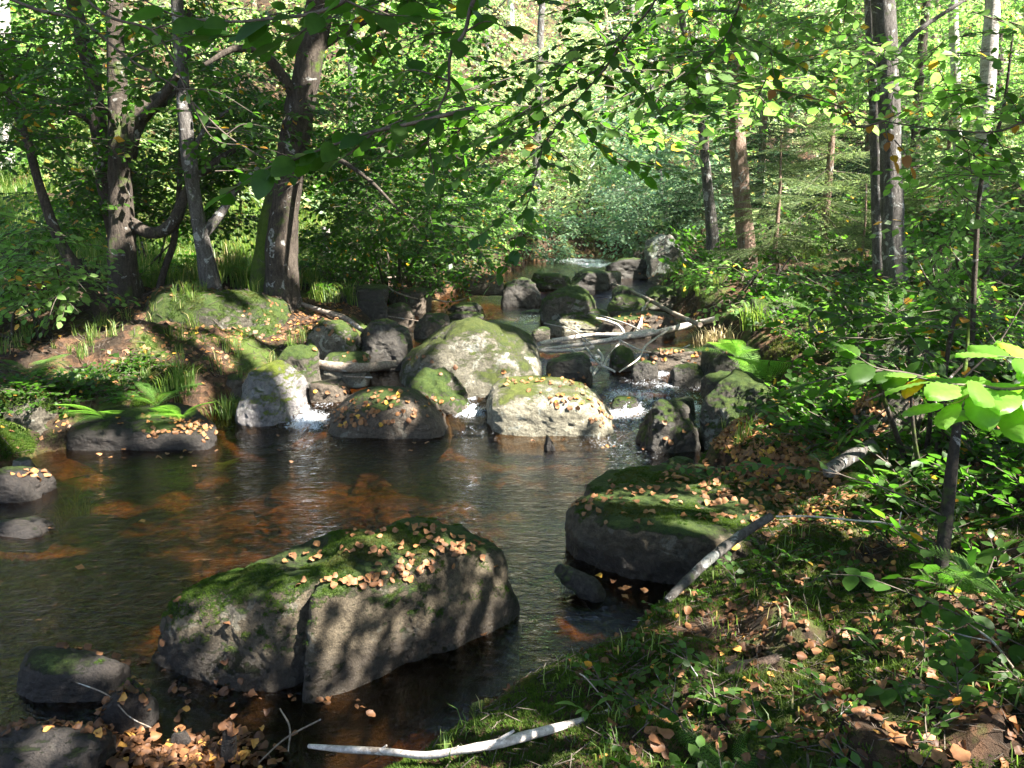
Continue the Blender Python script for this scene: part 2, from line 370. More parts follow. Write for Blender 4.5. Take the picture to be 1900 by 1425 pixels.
def ground_material():
    m, t, out = mat_new('forest_floor'); q = NT(t)
    g = q.n('ShaderNodeNewGeometry'); pos = g.outputs['Position']
    z = q.n('ShaderNodeSeparateXYZ', {0: g.outputs['Normal']}).outputs[2]
    lit = q.n('ShaderNodeTexVoronoi', {'Vector': pos, 'Scale': 24.0, 'Randomness': 1.0}, feature='F1')
    lcol = q.ramp(q.n('ShaderNodeSeparateColor', {0: lit.outputs['Color']}).outputs[0], [(0.0, (0.03, 0.018, 0.011)), (0.4, (0.08, 0.045, 0.024)), (0.75, (0.15, 0.08, 0.045)), (1.0, (0.05, 0.03, 0.018))])
    soil = q.mix(q.noise(20, 6, 0.7, pos), (0.016, 0.011, 0.007), (0.06, 0.04, 0.025))
    c = q.mix(q.ramp(q.noise(3.2, 5, 0.6, pos), [(0.42, 0), (0.55, 1)]), soil, lcol)
    ms = q.mix(q.noise(30, 4, 0.7, pos), MOSS_A, (0.09, 0.13, 0.025))
    c = q.mix(q.ramp(q.noise(1.6, 6, 0.66, pos), [(0.52, 0), (0.60, 0.85)]), c, ms)
    b = q.bump(q.math('ADD', q.noise(45, 6, 0.75, pos), q.math('MULTIPLY', lit.outputs['Distance'], 0.8)), 1.0, 0.03)
    w = q.n('ShaderNodeAttribute', attribute_name='wet').outputs['Fac']
    bed = q.mix(q.ramp(q.noise(4.5, 6, 0.65, pos, 0.5), [(0.40, 0), (0.62, 1)]), (0.030, 0.018, 0.008), (0.23, 0.125, 0.05))
    bl = q.n('ShaderNodeTexVoronoi', {'Vector': pos, 'Scale': 17.0}, feature='F1')
    bed = q.mix(q.ramp(bl.outputs['Distance'], [(0.2, 0.0), (0.5, 0.55)]), bed, (0.05, 0.025, 0.012))
    c = q.mix(w, c, bed)
    p = q.n('ShaderNodeBsdfPrincipled', {'Base Color': c, 'Roughness': 0.9, 'Normal': b, 'Specular IOR Level': 0.2})
    t.links.new(p.outputs[0], out.inputs[0]); return m
M['ground'] = ground_material()
mb = MB(); mb.add(gV, gF)
wet = np.clip((wlevel(gx, gy) + 0.015 - gz) / 0.03, 0, 1) * ((gx > left_shore(gy) - .1) & (gx < right_shore(gy) + .1))
ground = mb.build('ground', M['ground'], attrs={'wet': wet}); tag(ground, kind='structure')
ground['label'] = 'forest floor and stream bed with soil, moss and dead leaves'

# ------------------------------------------------------------------ boulders
SOLID = [(gV, gF)]
def cube_sphere(n):
    a = np.linspace(-1, 1, n + 1); a = np.tan(a * math.pi / 4)
    X, Y, F = grid(a, a); V = []; FF = []; k = 0
    for ax in range(3):
        for s in (-1, 1):
            c = np.zeros((len(X), 3)); c[:, ax] = s; c[:, (ax + 1) % 3] = X * s; c[:, (ax + 2) % 3] = Y
            V.append(c); FF.append(F + k); k += len(X)
    V = np.vstack(V); V /= np.linalg.norm(V, axis=1)[:, None]; FF = np.vstack(FF)
    key = np.round(V * 5000).astype(np.int64); key = key[:, 0] * 100000007 + key[:, 1] * 10007 + key[:, 2]
    _, idx, inv = np.unique(key, return_index=True, return_inverse=True)
    return V[idx], inv.ravel()[FF]
CS = {}
def csphere(n):
    if n not in CS: CS[n] = cube_sphere(n)
    return CS[n]
def rock_dirs(U, planes, p):
    N = np.array([q[:3] for q in planes], float); L = np.linalg.norm(N, axis=1); N /= L[:, None]; D = np.array([q[3] for q in planes])
    s = np.maximum(0, U @ N.T) / D
    return (s ** p).sum(1) ** (-1.0 / p)
BOULD = {}
def boulder(key, px0, px1, pt, pb, zb, label, dep=0.8, p=11, seed=0, mat='rock', cuts=(), n=44, sink=0.35, amp=0.075, name='boulder', group=None, fy=0.8):
    rs = np.random.default_rng(seed + 100)
    cx = (px0 + px1) / 2
    Pf = at_z(cx, pb, zb); Y0 = Pf[1]
    w = pxw(px1 - px0, Y0 * 1.03); dd = w * dep; Yc = Y0 + dd / 2 * fy
    w = pxw(px1 - px0, Yc * 0.6 + Y0 * .4)
    zt = at_y(cx, pt, Yc)[2]
    h = max(zt - zb, 0.04); z0 = zb - sink * h - 0.05
    U, Fc = csphere(n)
    pl = [(1, 0, 0, 1), (-1, 0, 0, 1), (0, 1, 0, 1), (0, -1, 0, 1), (0, 0, 1, 1), (0, 0, -1, 1)]
    for _ in range(7):
        v = rs.normal(size=3); v[2] = abs(v[2]) * 0.9; v /= np.linalg.norm(v); pl.append((*v, rs.uniform(0.82, 1.12)))
    pl += list(cuts)
    r = rock_dirs(U, pl, p); V = U * r[:, None]
    V = V + U * (amp * 1.6 * fbm(U * 1.6 + seed * 7.3, seed, 3))[:, None] + U * (amp * 0.5 * fbm(U * 6 + seed * 3.3, seed + 5, 4))[:, None]
    mn, mx = V.min(0), V.max(0); V = (V - (mn + mx) / 2) / ((mx - mn) / 2)
    S = np.array([w / 2, dd / 2, (zt - z0) / 2])
    V = V * S + np.array([Pf[0] * Yc / Y0, Yc, (zt + z0) / 2])
    V += (0.006 * fbm(V * 14, seed + 9, 4))[:, None] * U
    org = np.array([Pf[0] * Yc / Y0, Yc, zb])
    b = MB(); b.add(V, Fc); o = b.build(name, M[mat], origin=org); tag(o, label, 'boulder' if w > .35 else 'stone', group)
    SOLID.append((V, Fc)); BOULD[key] = (o, V, Fc); return o

# the big two-lobed foreground boulder, shaped from its own plan
def plan_rock(corners, ztop_pts, zbot, batter, p, n, seed, bevel=0.0):
    """corners: plan polygon (ccw) at the foot; top plane through ztop_pts; batter: outward lean per edge"""
    C = np.array([c[:2] for c in corners]); cen = np.append(C.mean(0), (zbot + np.mean([q[2] for q in ztop_pts])) / 2)
    pl = []
    m = len(C)
    for i in range(m):
        a, b2 = C[i], C[(i + 1) % m]; e = b2 - a; nn = np.array([e[1], -e[0]]); nn /= np.linalg.norm(nn)
        N = np.array([nn[0], nn[1], batter[i]]); N /= np.linalg.norm(N)
        pl.append((*N, np.dot(N, np.array([a[0], a[1], 0.05]) - cen)))
    A = np.array(ztop_pts, float)
    for tri in ((0, 1, 2), (0, 2, 3)):
        N = np.cross(A[tri[1]] - A[tri[0]], A[tri[2]] - A[tri[0]]); N /= np.linalg.norm(N); N *= np.sign(N[2])
        pl.append((*N, np.dot(N, A[tri[0]] - cen)))
    pl.append((0, 0, -1, cen[2] - zbot))
    U, Fc = csphere(n); r = rock_dirs(U, pl, p); V = U * r[:, None]
    return V + cen, Fc, U
def zc(px, py, Y): return at_y(px, py, Y)
A_ = at_z(258, 1225, 0); B_ = at_z(500, 1285, 0); C_ = at_z(548, 1335, 0); D_ = at_z(765, 1235, 0); E_ = at_z(952, 1165, 0)
left_lobe = [A_, B_, (B_[0] + .16, B_[1] + .12), (-.62, 3.2), (-.60, 3.64), (-1.25, 3.45)]
tl = [zc(285, 1085, 3.08), zc(530, 1082, 2.95), zc(620, 975, 3.5), zc(400, 1020, 3.4)]
V1, F1, U1 = plan_rock(left_lobe, tl, -.35, [.22, .10, .0, 0, .1, .3], 7, 150, 1)
right_lobe = [C_, D_, E_, (0.03, 3.55), (-.25, 3.72), (-.66, 3.60), (-.86, 3.05)]
tr_ = [zc(548, 1085, 2.80), zc(900, 1055, 3.2), zc(925, 975, 3.55), zc(640, 962, 3.5)]
V2, F2, U2 = plan_rock(right_lobe, tr_, -.35, [.20, .14, .10, .1, .1, 0.0, .05], 7, 170, 2)
def rough_rock(V, U, s, a=1.0):
    V = V + U * (a * (0.050 * fbm(V * 2.4, s, 3) + 0.018 * fbm(V * 8, s + 3, 4) + 0.0045 * fbm(V * 34, s + 7, 3)))[:, None]
    return V
V1 = rough_rock(V1, U1, 3); V2 = rough_rock(V2, U2, 11)
# vertical furrow on the right lobe's front
fx = at_y(745, 1180, 2.95)
V2[:, 1] += 0.035 * np.exp(-((V2[:, 0] - fx[0]) / 0.05) ** 2) * (V2[:, 1] < 3.2)
b = MB(); b.add(V1, F1); b.add(V2, F2)
orgn = np.array([-.6, 3.15, 0]); big = b.build('boulder', M['rock_near'], origin=orgn)
tag(big, 'largest foreground boulder, mossy top strewn with brown leaves, dark cleft in its front', 'boulder')
SOLID += [(V1, F1), (V2, F2)]; BOULD['near'] = (big, np.vstack([V1, V2]), None)

# wide flat boulder jutting from the right bank
R0 = at_z(1048, 1035, 0); R1 = at_z(1110, 1078, 0); R2 = at_z(1300, 1105, 0)
rb = [R0, R1, (.98, 3.62), (1.75, 3.72), (2.2, 4.3), (1.9, 5.3), (.98, 5.45), (.48, 5.0)]
tr2 = [zc(1050, 918, 4.2), zc(1480, 985, 3.75), zc(1500, 872, 5.0), zc(1200, 862, 5.2)]
V3, F3, U3 = plan_rock(rb, tr2, -.3, [.10, .0, -.05, 0, 0, 0, .15, .15], 8, 150, 4)
V3 = rough_rock(V3, U3, 21, 1.2)
b = MB(); b.add(V3, F3); o = b.build('boulder', M['rock_near'], origin=np.array([1.0, 4.3, 0]))
tag(o, 'wide flat-topped boulder jutting from the right bank, dark front face and leaf-strewn moss above', 'boulder')
SOLID.append((V3, F3)); BOULD['flat'] = (o, V3, F3)

boulder('mid', 733, 1008, 588, 722, .22, 'tall ridge-backed boulder mid-stream, moss cap and a bright sunlit patch low on its face', .75, 10, 3, 'rock_mid', cuts=[(-.75, -.1, .75, .62), (.75, -.2, .7, .74), (.0, -.8, .35, .78)], n=110, sink=.3, amp=.035)
boulder('pale', 898, 1152, 700, 805, -.0, 'rounded sunlit pale boulder between the two middle cascades, sprinkled with orange leaves', .8, 6, 4, 'rock_pale', n=90, sink=.5, amp=.03, cuts=[(.5, -.1, .8, .8)])
boulder('brownround', 600, 842, 717, 810, -.0, 'low rounded brown boulder covered with orange leaves beside the left cascade', .75, 6, 5, 'rock_brown', n=80, sink=.5, amp=.03)
boulder('leaning', 760, 884, 684, 782, .02, 'mossy boulder leaning against the tall ridge-backed one, above the small middle fall', .9, 7, 6, 'rock_moss', n=60, cuts=[(.7, -.3, .6, .66)])
boulder('wet', 440, 572, 676, 792, .0, 'sunlit wet boulder with water trickling over it, left of the white splash', 1.1, 6, 7, 'rock_wet', n=80, sink=.3, cuts=[(.75, -.35, .6, .70)])
boulder('slab', 372, 500, 690, 762, .06, 'overhanging slab below the grass tuft at the left shore', .9, 8, 8, 'rock_brown', n=50, sink=.1)
boulder('darkflat', 150, 425, 752, 832, -.0, 'low dark flat boulder at the left shore scattered with orange leaves', .6, 8, 9, 'rock_black', n=80, sink=.5, amp=.04, cuts=[(.45, -.2, .85, .62)])
boulder('bankmoss', 245, 538, 534, 672, .36, 'big blocky moss-covered boulder on the left bank in front of the trunks', .6, 13, 10, 'rock_cushion', n=100, sink=.2, amp=.04)
boulder('leftedge', -40, 128, 715, 838, .0, 'mossy boulder overhanging the water at the left edge of the photo', .8, 7, 11, 'rock_moss', n=60, sink=.2)
boulder('leftedge2', 100, 185, 745, 822, .0, 'small mossy boulder tucked beside the low dark flat one', .9, 7, 111, 'rock_moss', n=44, sink=.2)
boulder('leftwet', -60, 92, 868, 932, -.0, 'flat leaf-dotted wet stone low at the left edge', .7, 7, 12, 'rock_black', n=50, sink=.5)
boulder('lefttiny', 28, 70, 845, 885, .0, 'small grey pebble-like stone above the wet stone at the left edge', .8, 5, 13, 'rock', n=24)
boulder('leftflat', -60, 110, 965, 996, -.0, 'flat grey stone just breaking the water at the left edge', .5, 7, 14, 'rock_black', n=40, sink=.9)
boulder('subm', 10, 255, 1215, 1300, -.0, 'low wet black boulder left of the large foreground boulder', .55, 7, 15, 'rock_black', n=60, sink=.8, amp=.04)
boulder('subm2', 190, 300, 1262, 1372, -.02, 'small wet black stone in the shallows before the large foreground boulder', .8, 7, 16, 'rock_black', n=44, sink=.8)
boulder('corner', -80, 235, 1352, 1480, -.02, 'brown leaf-covered rock filling the bottom left corner', .7, 7, 17, 'rock_black', n=60, sink=.7)
boulder('shard', 318, 362, 1352, 1392, -.0, 'small grey wedge of stone among the wet leaves at the bottom', .6, 12, 18, 'rock_black', n=24, sink=.6)
boulder('post', 412, 444, 1345, 1425, -.02, 'narrow upright dark stone poking from the shallows at the bottom', .8, 8, 19, 'rock_black', n=24)
boulder('mosslump', 862, 928, 1304, 1372, .05, 'small moss-covered stone beside the white stick at the near bank', .8, 6, 20, 'rock_moss', n=36)
boulder('fin', 1006, 1037, 808, 836, -.0, 'small black pointed stone in front of the sunlit pale boulder', .8, 12, 21, 'rock_black', n=24, cuts=[(.8, 0, .7, .3)])
boulder('wedge', 1180, 1296, 738, 838, -.0, 'dark wedge-shaped boulder with a few orange leaves splitting the right cascade', .9, 9, 22, 'rock_dark', n=60, cuts=[(.55, -.3, .8, .62), (-.7, -.1, .7, .85)])
boulder('rightmoss', 1290, 1492, 690, 845, -.0, 'large dark moss-topped boulder standing right of the cascades', .8, 9, 23, 'rock_moss', n=90, sink=.2, cuts=[(.6, -.1, .8, .72)])
boulder('nearcurb', 1222, 1292, 846, 892, -.0, 'small dark stone at the waterline behind the wide flat-topped boulder', .8, 7, 24, 'rock_dark', n=30)
boulder('ledge', 1232, 1292, 738, 766, .12, 'dark ledge stone above the right-hand fall', .8, 9, 25, 'rock_dark', n=30)
boulder('lip', 1130, 1185, 736, 754, .12, 'low wet stone under the upper lip of the right cascade', .8, 7, 26, 'rock_dark', n=36)
boulder('ca', 1170, 1220, 668, 706, .22, 'dark angular stone between the upper rills, left one of two', .8, 10, 27, 'rock_dark', n=36)
boulder('cb', 1240, 1308, 673, 714, .22, 'dark mossy stone between the upper rills, right one of two', .8, 8, 28, 'rock_dark', n=36)
boulder('cc', 1200, 1320, 645, 675, .34, 'low ridge of rock heaped with leaves above the upper rills', .5, 8, 29, 'rock_brown', n=40)
boulder('cd', 1132, 1178, 640, 675, .34, 'rounded dark green stone standing in the middle pool under the fallen branch', .9, 6, 30, 'rock_moss', n=36)
boulder('ce', 1010, 1100, 655, 700, .28, 'dark low stone behind the ridge-backed boulder on its right', .8, 8, 31, 'rock_dark', n=36)
boulder('cf', 1300, 1370, 640, 700, .3, 'dark stone in the hollow under the right bank fern', .8, 8, 311, 'rock_dark', n=36)
boulder('littleleft', 578, 652, 704, 742, .14, 'small flat yellowish stone left of the rounded brown boulder', .8, 7, 32, 'rock_brown', n=36)
boulder('le1', 515, 600, 640, 705, .3, 'brown-green boulder at the foot of the left bank behind the wet boulder', .9, 7, 33, 'rock_moss', n=44)
boulder('le2', 476, 545, 672, 712, .3, 'small rounded olive stone touching the sunlit wet boulder', .9, 7, 34, 'rock_moss', n=36)
boulder('le3', 575, 672, 590, 662, .42, 'grey boulder with sunlit roots draped over it on the left bank', .8, 8, 35, 'rock', n=50)
boulder('le4', 664, 768, 592, 664, .40, 'dark squarish boulder topped with hanging grass left of the ridge-backed one', .8, 11, 36, 'rock_dark', n=50)
boulder('le5', 600, 722, 528, 580, .62, 'long dark block lying across the left shore upstream', .5, 12, 37, 'rock_dark', n=50)
boulder('le6', 768, 835, 580, 620, .42, 'brown rounded stone just behind the ridge-backed boulder', .8, 6, 38, 'rock_brown', n=36)
boulder('le7', 820, 898, 577, 600, .42, 'thin black slab lying beside the calm upstream pool, lower of two', .5, 9, 39, 'rock_dark', n=36)
boulder('le8', 828, 900, 560, 580, .46, 'thin black slab lying beside the calm upstream pool, upper of two', .5, 9, 40, 'rock_dark', n=36)
boulder('le9', 722, 800, 532, 572, .56, 'pinkish flat rock with leaves beyond the long dark block', .7, 8, 41, 'rock_brown', n=36)
boulder('le10', 700, 770, 560, 598, .48, 'grey-brown stone below the pinkish flat rock', .7, 8, 411, 'rock_brown', n=36)
boulder('le11', 590, 690, 655, 700, .3, 'pale root-bound stone under the log at the left shore', .7, 8, 412, 'rock', n=36)
boulder('up1', 1000, 1110, 530, 600, .46, 'dark mossy humped boulder in the upstream riffle', .8, 8, 42, 'rock_moss', n=50)
boulder('up2', 1030, 1132, 570, 606, .43, 'flat mossy slab at the foot of the humped upstream boulder', .6, 8, 43, 'rock_moss', n=44)
boulder('up3', 1030, 1128, 590, 614, .4, 'low sunlit yellow-green stone beside the middle pool', .6, 7, 44, 'rock_pale', n=44)
boulder('up4', 985, 1022, 606, 626, .4, 'tiny bright-green stone beside the middle pool', .8, 6, 45, 'rock_moss', n=24)
boulder('up5', 1010, 1044, 594, 618, .4, 'small purplish-grey stone beside the middle pool', .8, 6, 46, 'rock', n=24)
boulder('up6', 962, 1004, 575, 592, .42, 'little black stone at the outlet of the calm upstream pool', .8, 6, 47, 'rock_dark', n=24)
boulder('up7', 930, 1004, 515, 562, .55, 'rounded dark boulder half hidden by leaves beyond the calm pool', .8, 6, 48, 'rock_dark', n=36)
boulder('up8', 1112, 1250, 575, 618, .42, 'brown earthy mound of rock under the fallen branch on the right', .7, 7, 49, 'rock_brown', n=44)
boulder('up9', 1125, 1200, 545, 588, .5, 'brown-green stone in the upstream riffle right of the humped boulder', .8, 8, 50, 'rock_moss', n=36)
boulder('up10', 1055, 1150, 500, 538, .64, 'dark low rock below the far whitewater', .6, 8, 51, 'rock_dark', n=36)
boulder('up11', 1110, 1152, 502, 524, .70, 'small pale-topped stone below the far whitewater', .8, 8, 52, 'rock_pale', n=24)
boulder('up12', 1118, 1210, 477, 514, .78, 'dark square block at the head of the rapids', .6, 14, 53, 'rock_dark', n=36)
boulder('up13', 1140, 1186, 492, 518, .74, 'rounded dark stone in front of the square block at the rapids', .8, 6, 54, 'rock_dark', n=24)
boulder('up14', 1200, 1296, 503, 528, .70, 'flat brown leaf-covered stone under the far upright boulder', .6, 8, 55, 'rock_brown', n=36)
boulder('up15', 1196, 1272, 434, 508, .85, 'farthest upright boulder with white lichen and a moss cap above the rapids', .9, 14, 56, 'rock_lichen', n=60, sink=.1, cuts=[(-.6, -.4, .7, .75), (.7, -.2, .6, .7)])
boulder('up16', 1165, 1206, 461, 484, .9, 'yellow-mossed stone left of the farthest upright boulder', .8, 8, 57, 'rock_moss', n=24)
boulder('up17', 1135, 1180, 530, 556, .6, 'small wet stone in the narrow rill upstream', .8, 8, 58, 'rock_dark', n=24)
boulder('up18', 1195, 1260, 530, 562, .62, 'mossy stone at the right shore upstream', .8, 8, 59, 'rock_moss', n=30)
boulder('up19', 860, 935, 505, 535, .75, 'leaf-covered flat rock on the left shore of the rapids', .7, 8, 60, 'rock_brown', n=30)
boulder('up20', 985, 1060, 505, 530, .7, 'olive flat rock in the left part of the rapids', .7, 8, 61, 'rock_moss', n=30)
boulder('rb1', 1585, 1705, 595, 660, .75, 'mossy boulder half buried in undergrowth on the right bank', .8, 7, 62, 'rock_moss', n=44, sink=.3)
boulder('rb2', 1590, 1695, 720, 790, .55, 'rounded olive boulder behind the big sunlit leaves on the right bank', .8, 7, 63, 'rock_moss', n=44, sink=.3)
boulder('rb3', 1390, 1480, 555, 610, .62, 'dark boulder in the hollow of the right bank behind the fern', .8, 8, 64, 'rock_dark', n=36)
boulder('rb4', 1300, 1400, 690, 730, .35, 'low dark stone wedged behind the moss-topped boulder right of the cascades', .8, 8, 65, 'rock_dark', n=36)
# bed stones seen through the water
for k, (px, py, wpx) in enumerate([(560, 900, 130), (700, 880, 90), (430, 950, 110), (300, 880, 120), (180, 960, 130), (850, 860, 90), (730, 950, 80), (620, 990, 60), (330, 1030, 110), (120, 1060, 90), (960, 900, 70), (1110, 850, 80)]):
    boulder('bed%d' % k, px - wpx / 2, px + wpx / 2, py + 2, py + 28, -.25, 'rust-coloured stone lying under water on the pool bed', .8, 6, 200 + k, 'rock_bed' if 'rock_bed' in M else 'rock_brown', n=20, sink=.8, name='bed_stone', group='stones on the bed of the pool')

# ------------------------------------------------------------------ collision tree for resting things
_v = []; _f = []; k = 0
for V, F in SOLID:
    _v.append(V); _f.append(F + k); k += len(V)
_v = np.vstack(_v); _f = np.vstack(_f)
BVH = BVHTree.FromPolygons(_v.tolist(), _f.tolist())
def drop(x, y, ztop=4.0):
    h = BVH.ray_cast(Vector((x, y, ztop)), Vector((0, 0, -1)))
    return (np.array(h[0]), np.array(h[1])) if h[0] is not None else (None, None)
def hit(px, py):
    h = BVH.ray_cast(Vector((0, 0, CAMZ)), Vector(ray(px, py)).normalized())
    return (np.array(h[0]), np.array(h[1])) if h[0] is not None else (None, None)
def drops(xs, ys):
    P = []; N = []
    for x, y in zip(xs, ys):
        p, n = drop(x, y)
        if p is not None:
            P.append(p); N.append(n if n[2] > 0 else -n)
    return np.array(P), np.array(N)

# ------------------------------------------------------------------ gaps cut through the foliage so sun lands on chosen spots
GAPS = []
def gap(px, py, r, Y=None):
    P = at_y(px, py, Y) if Y is not None else hit(px, py)[0]
    if P is not None: GAPS.append((P, r))
def streak(x0, y0, x1, y1, r, n=5):
    for i in range(n): gap(x0 + (x1 - x0) * i / (n - 1), y0 + (y1 - y0) * i / (n - 1), r)
for a in [(655, 1120, 585, 1290, .018, 7), (700, 1180, 640, 1290, .014, 6), (745, 1150, 735, 1200, .018, 3), (885, 1100, 850, 1180, .015, 4), (925, 1085, 905, 1160, .016, 4), (600, 1120, 560, 1200, .02, 4), (395, 1100, 410, 1150, .035, 3), (440, 1110, 425, 1180, .03, 3),
          (290, 1170, 275, 1210, .02, 3), (505, 1180, 470, 1230, .015, 3), (800, 1120, 790, 1170, .010, 3), (545, 1110, 640, 1100, .03, 5), (700, 1090, 760, 1090, .02, 4)]: streak(*a)
for px, py, r in [(560, 1040, .06), (640, 1075, .05), (760, 1040, .07), (840, 1010, .06), (700, 1000, .05), (460, 1050, .05), (900, 1050, .03), (540, 1090, .03),
                  (960, 725, .28), (1040, 745, .24), (1000, 780, .15), (1060, 715, .14), (915, 745, .12), (1120, 770, .07), (930, 680, .17), (975, 672, .15), (890, 688, .10), (860, 640, .08), (900, 610, .08), (1000, 610, .06), (820, 720, .09), (800, 700, .06), (690, 740, .08), (740, 770, .07), (660, 780, .05),
                  (520, 730, .26), (490, 755, .14), (545, 760, .14), (575, 790, .15), (435, 600, .08), (425, 630, .05), (350, 640, .05), (470, 700, .14), (170, 650, .28), (230, 635, .18), (110, 660, .12), (560, 590, .10), (640, 600, .10), (700, 670, .12), (590, 560, .1),
                  (1250, 600, .35), (1150, 625, .25), (1060, 632, .25), (1320, 580, .3), (1080, 600, .2), (1390, 600, .22), (1440, 640, .18), (1340, 560, .2), (1250, 660, .12), (1200, 720, .15), (1160, 760, .1), (1180, 700, .12),
                  (1370, 880, .14), (1290, 870, .12), (1440, 870, .1), (1560, 910, .12), (1535, 925, .09), (1120, 920, .05), (1060, 935, .04), (1310, 905, .07), (1240, 925, .05), (1180, 925, .04), (1340, 930, .04),
                  (1580, 1185, .08), (1500, 1175, .07), (1660, 1200, .06), (1500, 1210, .04), (1440, 1130, .04), (1700, 1240, .05), (1250, 1390, .07), (640, 1392, .05), (700, 1395, .06), (760, 1400, .06), (820, 1395, .07), (880, 1385, .07), (940, 1370, .08), (1000, 1390, .07), (960, 1400, .06),
                  (1700, 1390, .08), (1640, 1350, .05), (1320, 1060, .05), (1280, 1090, .04), (1370, 1010, .03), (1260, 1115, .04), (1480, 1070, .05), (1600, 960, .05), (1520, 965, .04), (1690, 950, .05), (1380, 1190, .04), (1420, 1280, .03), (1300, 1270, .03),
                  (60, 880, .13), (40, 760, .14), (100, 790, .10), (230, 690, .15), (270, 740, .1), (300, 790, .1), (360, 800, .06), (50, 980, .06), (150, 880, .14), (550, 915, .12), (480, 935, .09), (330, 930, .08), (110, 1025, .08), (30, 1030, .07), (650, 905, .08), (740, 925, .05), (960, 815, .16), (1100, 860, .14), (220, 950, .10), (560, 950, .06),
                  (480, 1320, .04), (270, 1400, .07), (340, 1390, .05), (90, 1380, .05), (180, 1230, .04), (640, 1290, .03), (400, 830, .15), (380, 1410, .05), (1800, 1080, .12), (1760, 1100, .1), (1700, 850, .14), (1800, 900, .14), (1560, 800, .12), (1650, 780, .12), (1150, 590, .2), (1230, 790, .06), (1400, 730, .06), (1340, 710, .05), (1480, 640, .2), (1860, 900, .1), (1850, 1380, .05)]:
    gap(px, py, r)
for px, py, Y, r in [(1850, 730, 1.5, .10), (1790, 740, 1.5, .09), (1880, 700, 1.5, .08), (1710, 710, 1.5, .05), (1465, 735, 1.5, .03), (540, 460, 9.0, .12), (545, 400, 9.0, .10), (535, 500, 9, .08), (1655, 200, 8.6, .14), (1652, 130, 8.6, .15), (1658, 380, 8.6, .16), (1640, 300, 8.6, .10),
                     (215, 170, 9, .14), (220, 240, 9, .1), (1655, 440, 8.6, .1), (385, 480, 9, .08), (1520, 260, 12.5, .5), (1570, 320, 12.5, .5), (1450, 330, 12.5, .3), (1540, 400, 12.5, .4), (1430, 460, 12, .4), (1600, 280, 12.5, .3), (350, 500, 12.5, .6), (450, 490, 13, .45), (700, 400, 11, .4), (850, 440, 11.5, .3), (1780, 200, 14, .4), (1830, 200, 12, .4)]:
    gap(px, py, r, Y)
rf = np.random.default_rng(123)
for i in range(60): gap(rf.uniform(0, 1900), rf.uniform(430, 700), rf.uniform(.05, .22))
for i in range(60): gap(rf.uniform(1250, 1900), rf.uniform(560, 1000), rf.uniform(.04, .13))
for i in range(40): gap(rf.uniform(1200, 1900), rf.uniform(1000, 1400), rf.uniform(.012, .04))
for i in range(25): gap(rf.uniform(0, 560), rf.uniform(560, 820), rf.uniform(.04, .12))
for i in range(50): gap(rf.uniform(0, 1900), rf.uniform(0, 480), rf.uniform(.08, .25), rf.uniform(7.5, 13))
for i in range(45): gap(rf.uniform(1150, 1900), rf.uniform(0, 260), rf.uniform(.06, .18), rf.uniform(3.6, 5))
for i in range(16): gap(rf.uniform(600, 1150), rf.uniform(60, 330), rf.uniform(.05, .10), rf.uniform(3.4, 4.4))
GP = np.array([g[0] for g in GAPS]); GR = np.array([g[1] for g in GAPS])
def blocks_gap(pts, extra=0.0, mint=0.35):
    """True where a point lies on a sun ray that has to stay open"""
    pts = np.asarray(pts); res = np.zeros(len(pts), bool)
    for i in range(len(GP)):
        d = pts - GP[i]; t = d @ SUN
        perp = np.linalg.norm(d - t[:, None] * SUN, axis=1)
        res |= (t > mint) & (perp < GR[i] + extra)
    return res

# ------------------------------------------------------------------ water
def water_material():
    m, t, out = mat_new('brown_stream_water'); q = NT(t)
    g = q.n('ShaderNodeNewGeometry'); pos = g.outputs['Position']
    mp = q.n('ShaderNodeMapping', {'Vector': pos, 'Scale': (1.0, 2.2, 1.0), 'Rotation': (0, 0, 0.25)}).outputs[0]
    h = q.math('ADD', q.noise(9, 4, 0.6, mp, 0.6), q.math('MULTIPLY', q.noise(34, 3, 0.6, mp, 0.4), 0.28))
    calm = q.ramp(q.noise(0.9, 3, 0.5, pos, 0.6), [(0.36, 0.3), (0.60, 1.0)]); bmp = q.bump(q.math('MULTIPLY', h, calm), 0.75, 0.026)
    fr = q.n('ShaderNodeFresnel', {'IOR': 1.33, 'Normal': bmp}).outputs[0]
    tr = q.n('ShaderNodeBsdfTransparent', {'Color': (0.50, 0.36, 0.20, 1)})
    gl = q.n('ShaderNodeBsdfGlossy', {'Color': (1, 1, 1, 1), 'Roughness': 0.035, 'Normal': bmp})
    w = q.n('ShaderNodeMixShader', {0: q.math('MULTIPLY', fr, 1.1, True), 1: tr.outputs[0], 2: gl.outputs[0]})
    fa = q.n('ShaderNodeAttribute', attribute_name='foam').outputs['Fac']
    mp2 = q.n('ShaderNodeMapping', {'Vector': pos, 'Scale': (1.0, 0.55, 0.55)}).outputs[0]
    n1 = q.noise(26, 6, 0.8, mp2, 1.2); n2 = q.noise(90, 4, 0.7, mp2)
    ff = q.math('ADD', q.math('MULTIPLY', fa, 0.95), q.math('MULTIPLY', q.math('SUBTRACT', n1, 0.5), 2.4)); ff = q.math('ADD', ff, q.math('MULTIPLY', q.math('SUBTRACT', n2, 0.5), 1.1))
    ff = q.ramp(ff, [(0.45, 0), (1.15, 0.85)])
    ff = q.math('MULTIPLY', ff, q.ramp(fa, [(0.02, 0), (0.2, 1)]))
    fo = q.n('ShaderNodeBsdfPrincipled', {'Base Color': (0.80, 0.83, 0.88, 1), 'Roughness': 0.35, 'Normal': bmp})
    mx = q.n('ShaderNodeMixShader', {0: ff, 1: w.outputs[0], 2: fo.outputs[0]})
    t.links.new(mx.outputs[0], out.inputs[0]); return m
M['water'] = water_material()
wx, wy, wF = grid(np.arange(-7.0, 7.0, 0.032), axis(1.0, 21, 1.2, 9.0, 0.03, 0))
